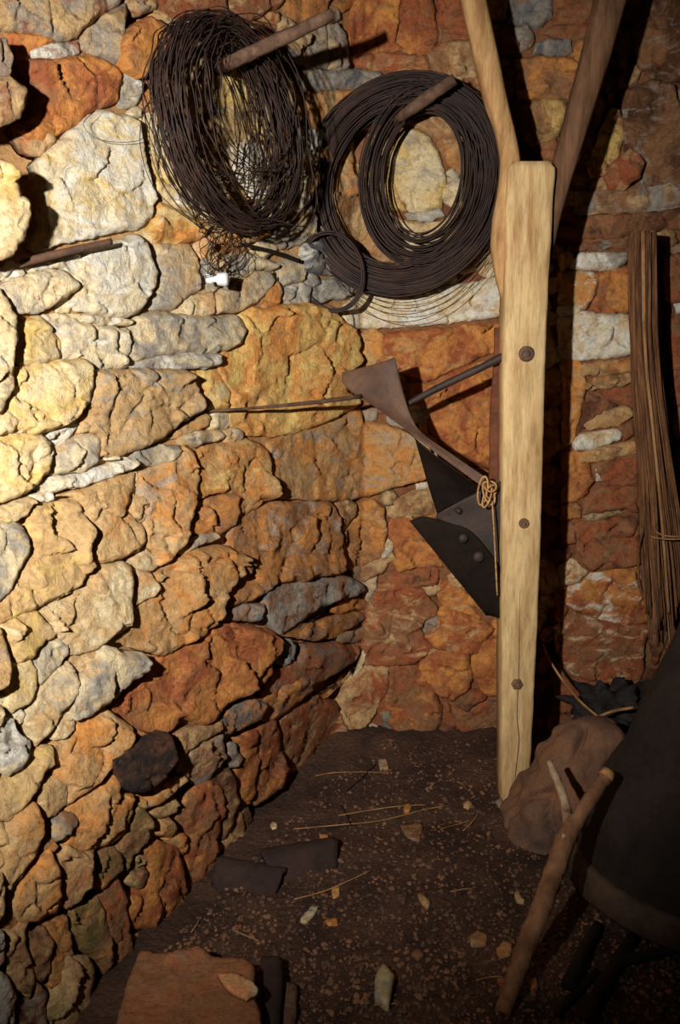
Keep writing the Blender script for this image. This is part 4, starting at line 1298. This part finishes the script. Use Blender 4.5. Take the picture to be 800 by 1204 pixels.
# coil on the back wall
c2 = at(476, 221, YB - 0.10)
uX, nY = Vector((1, 0, 0)), Vector((0, -1, 0))
s2 = c2.y / FPX
coil2 = coil_root('wire_coil', at(476, 345, YB - 0.10), 'thick round coil of dark wire hanging on the back wall beside the beam')
thick = MB()
for k in range(150):
    f = 0.70 + 0.30 * (rnd.random() ** 0.75)
    o_ = rnd.uniform(-.035, .04)
    thick.tube(ring_pts(c2 + uX * rnd.uniform(-.012, .006), uX, nY, 112 * s2 * f, 118 * s2 * f * rnd.uniform(.97, 1.0), rnd, 0.035, o_, -.09), rnd.uniform(.0017, .0026), 5, True)
thick.build('wire_bundle', 'wire', coil2)
inner = MB()
c2b = at(498, 208, YB - 0.085)
for k in range(44):
    f = rnd.uniform(0.55, 1.0)
    inner.tube(ring_pts(c2b + uX * (f - .75) * .03 + Vector((0, 0, -.01 * (f - .7))), uX, nY, 76 * s2 * f, 97 * s2 * (f * .8 + .2), rnd, 0.04, rnd.uniform(-.02, .06), -.06), rnd.uniform(.0015, .0022), 5, True)
inner.build('inner_wire_bundle', 'wire', coil2)
stray = MB()
for k in range(4):
    stray.tube(ring_pts(c2 + Vector((.02, 0, -.012 * k - .01)), uX, nY, 104 * s2, (121 + 1.5 * k) * s2, rnd, 0.03, rnd.uniform(-.03, .03), -.09), .0010, 4, True)
stray.build('stray_wire', 'wire', coil2)
peg('wooden_peg', [at(458, 147, YB + .02), at(472, 137, YB - .15), at(500, 117, YB - .19), at(535, 93, YB - .22)], [.009, .014, .018, .015], 'grey_wood', 'short grey wooden peg holding the round coil on the back wall')

# little ring of wire below the coils
c3 = at(390, 320, YB - 0.17)
mb = MB()
for k in range(5):
    mb.tube(ring_pts(c3, uX, nY, (33 + k * .9) * s2, (40 + k * .7) * s2, rnd, 0.035, rnd.uniform(-.008, .008), .08, 48), .0028, 5, True)
o = mb.build('wire_ring', 'wire')
tag(o, 'small ring of wire hanging below and left of the round coil', 'wire ring')

# stick, rod, insulator in the left wall
def wall_stick(name, pa, pb, ra, rb, mat, label, cat, bow=0.004, n=8, flat=1.0):
    mb = MB()
    mid = pa.lerp(pb, .5) + Vector((0, 0, bow))
    mb.tube(smooth_path([pa, pa.lerp(mid, .5) + Vector((0, 0, bow * .3)), mid, mid.lerp(pb, .5) + Vector((0, 0, bow * .3)), pb], 5), interp([ra, ra, (ra + rb) / 2, rb, rb], 5), n, wob=.12, flat=flat)
    return tag(mb.build(name, mat), label, cat)
wall_stick('thin_stick', hit(238, 484, 'L', 0.005), at(425, 466, YP + .125), .0035, .006, 'grey_wood', 'thin brown stick running from the left wall to the mouldboard tip', 'stick', -.004)
wall_stick('rusty_rod', hit(22, 310, 'L', 0.04), hit(131, 284, 'L', 0.075), .008, .0065, 'rust', 'rusty iron rod stuck in the bright upper left stones', 'rod', .001)
wall_stick('dark_stick', hit(283, 287, 'L', 0.06), hit(352, 307, 'L', 0.03), .004, .006, 'dark_stick', 'short dark stick poking out below the tangled coil', 'stick')
mb = MB()
c = hit(256, 328, 'L', 0.07)
ax = (Vector((.75, -.1, -.05))).normalized()
e1 = ax.orthogonal().normalized(); e2 = ax.cross(e1)
prof = [(-.030, .004), (-.029, .012), (-.018, .013), (-.012, .008), (-.006, .008), (-.002, .015), (.016, .016), (.021, .013), (.022, .004)]
mb.rings([[c + ax * (d + .004) + (e1 * math.cos(2 * math.pi * j / 18) + e2 * math.sin(2 * math.pi * j / 18)) * r for j in range(18)] for d, r in prof])
tag(mb.build('insulator', 'ceramic'), 'small white ceramic insulator caught in the wire tangle', 'insulator')

# ------------------------------------------------------------------ hanging bundle of fibre cords at the right
YH = YB - 0.17
top, bot = at(757, 272, YH), at(778, 760, YH)
bundle = empty('cord_bundle', bot)
tag(bundle, 'tall bundle of dry brown fibre cords hanging at the right edge', 'cord bundle')
rnd = random.Random(12)
for k in range(64):
    gx_ = -1 + 2 * ((k * 0.618) % 1.0)
    front = rnd.uniform(0, .055)
    pts = []
    amp = rnd.uniform(.2, 1.0)
    ph = rnd.uniform(0, 6)
    end = rnd.uniform(690, 775)
    for j in range(9):
        t = j / 8
        py = 272 + rnd.uniform(-1, 1) * (j == 0) + (end - 272) * t
        w = lerp_tab([(0, 15), (.3, 15), (.6, 19), (.8, 24), (1, 26)], t)
        cx_ = lerp_tab([(0, 756), (.3, 758), (.6, 771), (.8, 779), (1, 786)], t)
        x = cx_ + gx_ * w + 2.2 * amp * math.sin(ph + t * 7) * (t > .05)
        pts.append(at(x, py, YH + .02 - front * (1 - .3 * abs(gx_))))
    mb = MB()
    r0 = rnd.uniform(.003, .006)
    P = smooth_path(pts, 6)
    mb.tube(P, [r0 * (1 - .35 * i / len(P)) for i in range(len(P))], 7, wob=.3)
    mb.build('cord', 'fibre_pale' if k % 7 == 2 else 'fibre', bundle)
mb = MB()
for cx_, cy_, rx, ry in ((793, 622, 22, 9), (790, 628, 26, 6)):
    mb.tube([at(cx_ + rx * math.cos(a), cy_ + ry * math.sin(a), YH - .03 - .05 * math.sin(a)) for a in [2 * math.pi * j / 30 for j in range(30)]], .0025, 5, True)
mb.build('tie_cord', 'fibre_pale', bundle)
mb = MB()
mb.tube(smooth_path([at(757, 620, YH - .03), at(751, 650, YH - .02), at(753, 690, YH), at(765, 712, YH), at(768, 690, YH - .02)], 6), .004, 6)
mb.build('hanging_loop', 'fibre', bundle)

# ------------------------------------------------------------------ sack, forked stick, drum, twigs
def blob(name, c, r, mat, fn, seg=(72, 48), parent=None):
    mb = MB()
    nu, nv = seg
    verts = []
    for j in range(1, nv):
        th = math.pi * j / nv
        for i in range(nu):
            ph = 2 * math.pi * i / nu
            d = Vector((math.sin(th) * math.cos(ph), math.sin(th) * math.sin(ph), math.cos(th)))
            verts.append(fn(d))
    verts.append(fn(Vector((0, 0, 1)))); verts.append(fn(Vector((0, 0, -1))))
    f = []
    for j in range(nv - 2):
        for i in range(nu):
            a, b = j * nu + i, j * nu + (i + 1) % nu
            f.append((a, a + nu, b + nu, b))
    for i in range(nu):
        f.append((len(verts) - 2, i, (i + 1) % nu))
        k = (nv - 2) * nu
        f.append((len(verts) - 1, k + (i + 1) % nu, k + i))
    mb.add(verts, f)
    return mb.build(name, mat, parent)

SACK_ROWS = []
for px, py, rpx, d in ((591, 1034, 752, .135), (590, 1015, 750, .14), (592, 985, 748, .138), (595, 960, 746, .13), (606, 938, 744, .12), (622, 915, 742, .108), (640, 890, 740, .095), (656, 870, 738, .078), (672, 858, 730, .055), (688, 853, 716, .02)):
    p_, q_ = at(px, py, 2.06), at(rpx - 4, py, 2.06)
    SACK_ROWS.append((p_.z, p_.x, q_.x, d))
SACK_ROWS.insert(0, (-.03, SACK_ROWS[0][1], SACK_ROWS[0][2], .13))
def sack_rows():
    rows = []
    for (z0, l0, r0, d0), (z1, l1, r1, d1) in zip(SACK_ROWS, SACK_ROWS[1:]):
        for k in range(6):
            t = k / 6
            rows.append((z0 + (z1 - z0) * t, l0 + (l1 - l0) * t, r0 + (r1 - r0) * t, d0 + (d1 - d0) * t))
    return rows + [SACK_ROWS[-1]]
mb = MB()
rg = []
for z, l, r, d in sack_rows():
    ring = []
    for j in range(120):
        a = 2 * math.pi * j / 120
        ca, sa = math.cos(a), math.sin(a)
        k = 1.0 / (abs(ca) ** 3.4 + abs(sa) ** 3.4) ** (1 / 3.4)
        p = Vector(((l + r) / 2 + (r - l) / 2 * ca * k, 2.06 + .10 * z + d * .9 * sa * k, z))
        w = Vector((p.x * 7 + p.z * 2, p.y * 5, p.z * 2.2))
        f = 0.040 * fbm(w * 1.3, 3) + 0.020 * fbm(p * 20, 3) + 0.006 * math.sin(38 * (p.x + .5 * p.z) + 9 * fbm(p * 5, 2))
        rdg = abs(fbm(Vector((p.x * 8 - p.z * 5, p.y * 4, p.z * 2.5 + 4)), 2))
        f -= 0.040 * max(0.0, 1 - rdg / 0.045)
        env = min(1.0, max(0.0, z + .01) / .04) * min(1.0, d / .08)
        out = Vector((ca, sa, .35)).normalized()
        ring.append(p + out * f * env)
    rg.append(ring)
mb.rings(rg)
sack = mb.build('sack', 'sack')
tag(sack, 'dusty brown cloth sack slumped on the floor against the beam', 'sack')

fs_base = gnd(590, 1196, .012)
def stk(px, py, t):
    Y = fs_base.y + (1.68 - fs_base.y) * t
    return at(px, py, Y)
fork_rows = [(592, 1190, 0, 11), (606, 1150, .12, 13), (622, 1105, .27, 13.5), (640, 1060, .42, 13), (654, 1020, .56, 13), (666, 985, .70, 13), (680, 962, .79, 10), (698, 935, .90, 9.5), (715, 909, 1.0, 8.5)]
fork = empty('forked_stick', fs_base)
tag(fork, 'forked branch leaning against the dark drum at lower right', 'stick')
mb = MB()
P = smooth_path([stk(x, y, t) for x, y, t, r in fork_rows], 6)
Rr = interp([r * (fs_base.y + .6 * t * .3) / FPX * 1.02 for x, y, t, r in fork_rows], 6)
mb.tube(P, Rr, 12, wob=.22)
mb.build('stem', 'bark', fork)
mb = MB()
P = smooth_path([stk(657, 1010, .60), stk(666, 980, .70), at(667, 956, 1.70), at(662, 934, 1.75), at(654, 914, 1.80), at(646.5, 896, 1.84)], 6)
mb.tube(P, interp([.006, .009, .0115, .0105, .009, .0075], 6), 10, wob=.3)
mb.build('prong', 'pale_bark', fork)
mb = MB()
e = stk(716.5, 907, 1.01)
mb.tube([stk(712, 914, .98), e], [.0165, .0155], 12)
mb.build('cut_end', 'straw', fork)

# drum: a dark hooped barrel tilted to the right
base = at(771, 1046, 1.76)
axis = Vector((.24, .06, .95)).normalized()
ex = Vector((1, 0, 0)); ex = (ex - axis * ex.dot(axis)).normalized()
ey = axis.cross(ex)
drum = empty('barrel', base)
tag(drum, 'large blackened barrel tilted to the right at the lower right edge', 'barrel')
def drum_ring(h, r, n=64, wob=.004):
    return [base + axis * h + (ex * math.cos(2 * math.pi * j / n) + ey * math.sin(2 * math.pi * j / n)) * (r + wob * 2 * fbm(Vector((math.cos(2 * math.pi * j / n) * 2, math.sin(2 * math.pi * j / n) * 2, h * 6)), 3)) for j in range(n)]
mb = MB()
prof = [(0.03, .02), (0.03, .175), (-.012, .18), (-.012, .194), (0, .198)] + [(.04 + .88 * i / 22, .194 + .02 * math.sin(math.pi * min(1, i / 7)) - .10 * (i / 22)) for i in range(23)]
prof += [(.93, .09), (.935, .02)]
mb.rings([drum_ring(h, r) for h, r in prof])
mb.build('shell', 'drum', drum)
mb = MB()
prof = [(-.014, .186), (-.018, .206), (-.010, .214), (.040, .217), (.050, .213), (.052, .198)]
mb.rings([drum_ring(h, r, 64, .003) for h, r in prof], caps=False)
mb.build('hoop', 'drum_rim', drum)

def loose(name, pts, ra, rb, mat, label, cat, n=7, group=None):
    mb = MB()
    P = smooth_path(pts, 6)
    mb.tube(P, [ra + (rb - ra) * i / (len(P) - 1) for i in range(len(P))], n, wob=.2)
    return tag(mb.build(name, mat), label, cat, group)
loose('bent_twig', [at(639, 757, 2.44), at(648, 778, 2.42), at(660, 797, 2.40), at(680, 822, 2.36), at(704, 843, 2.31)], .003, .0045, 'straw', 'bare bent twig leaning between the beam and the sack', 'twig')
loose('cross_twig', [at(660, 868, 2.24), at(680, 856, 2.26), at(704, 843, 2.28), at(722, 836, 2.28), at(745, 832, 2.27)], .003, .005, 'straw', 'straight bare twig lying across the top of the sack', 'twig')
RC = at(722, 833, 2.44)
def rag_shape(d):
    q = Vector((d.x * .13, d.y * .09, d.z * .075))
    return RC + q * (1 + .9 * fbm(d * 3.2, 4) + .15 * math.sin(d.x * 14 + d.z * 6))
tag(blob('rag', RC, .1, 'rag', rag_shape, (60, 40)), 'crumpled dark grey rag behind the sack against the wall', 'rag')
for pts, ra, lab in (([gnd(668, 1168, .012), gnd(684, 1136, .03), at(704, 1090, 1.66)], .016, 'dark stick propped under the barrel nearest the forked branch'),
                     ([gnd(688, 1204, .012), gnd(712, 1164, .02), at(745, 1103, 1.62)], .017, 'long dark stick propped under the middle of the barrel'),
                     ([gnd(722, 1141, .02), gnd(760, 1133, .02), gnd(810, 1121, .02)], .012, 'dark stick lying level in front of the barrel'),
                     ([gnd(655, 1198, .012), gnd(676, 1175, .012), gnd(702, 1150, .015)], .009, 'thin dark stick on the floor behind the forked branch')):
    loose('fallen_stick', pts, ra, ra * .8, 'dark_stick', lab, 'stick', group='dark sticks under the barrel')
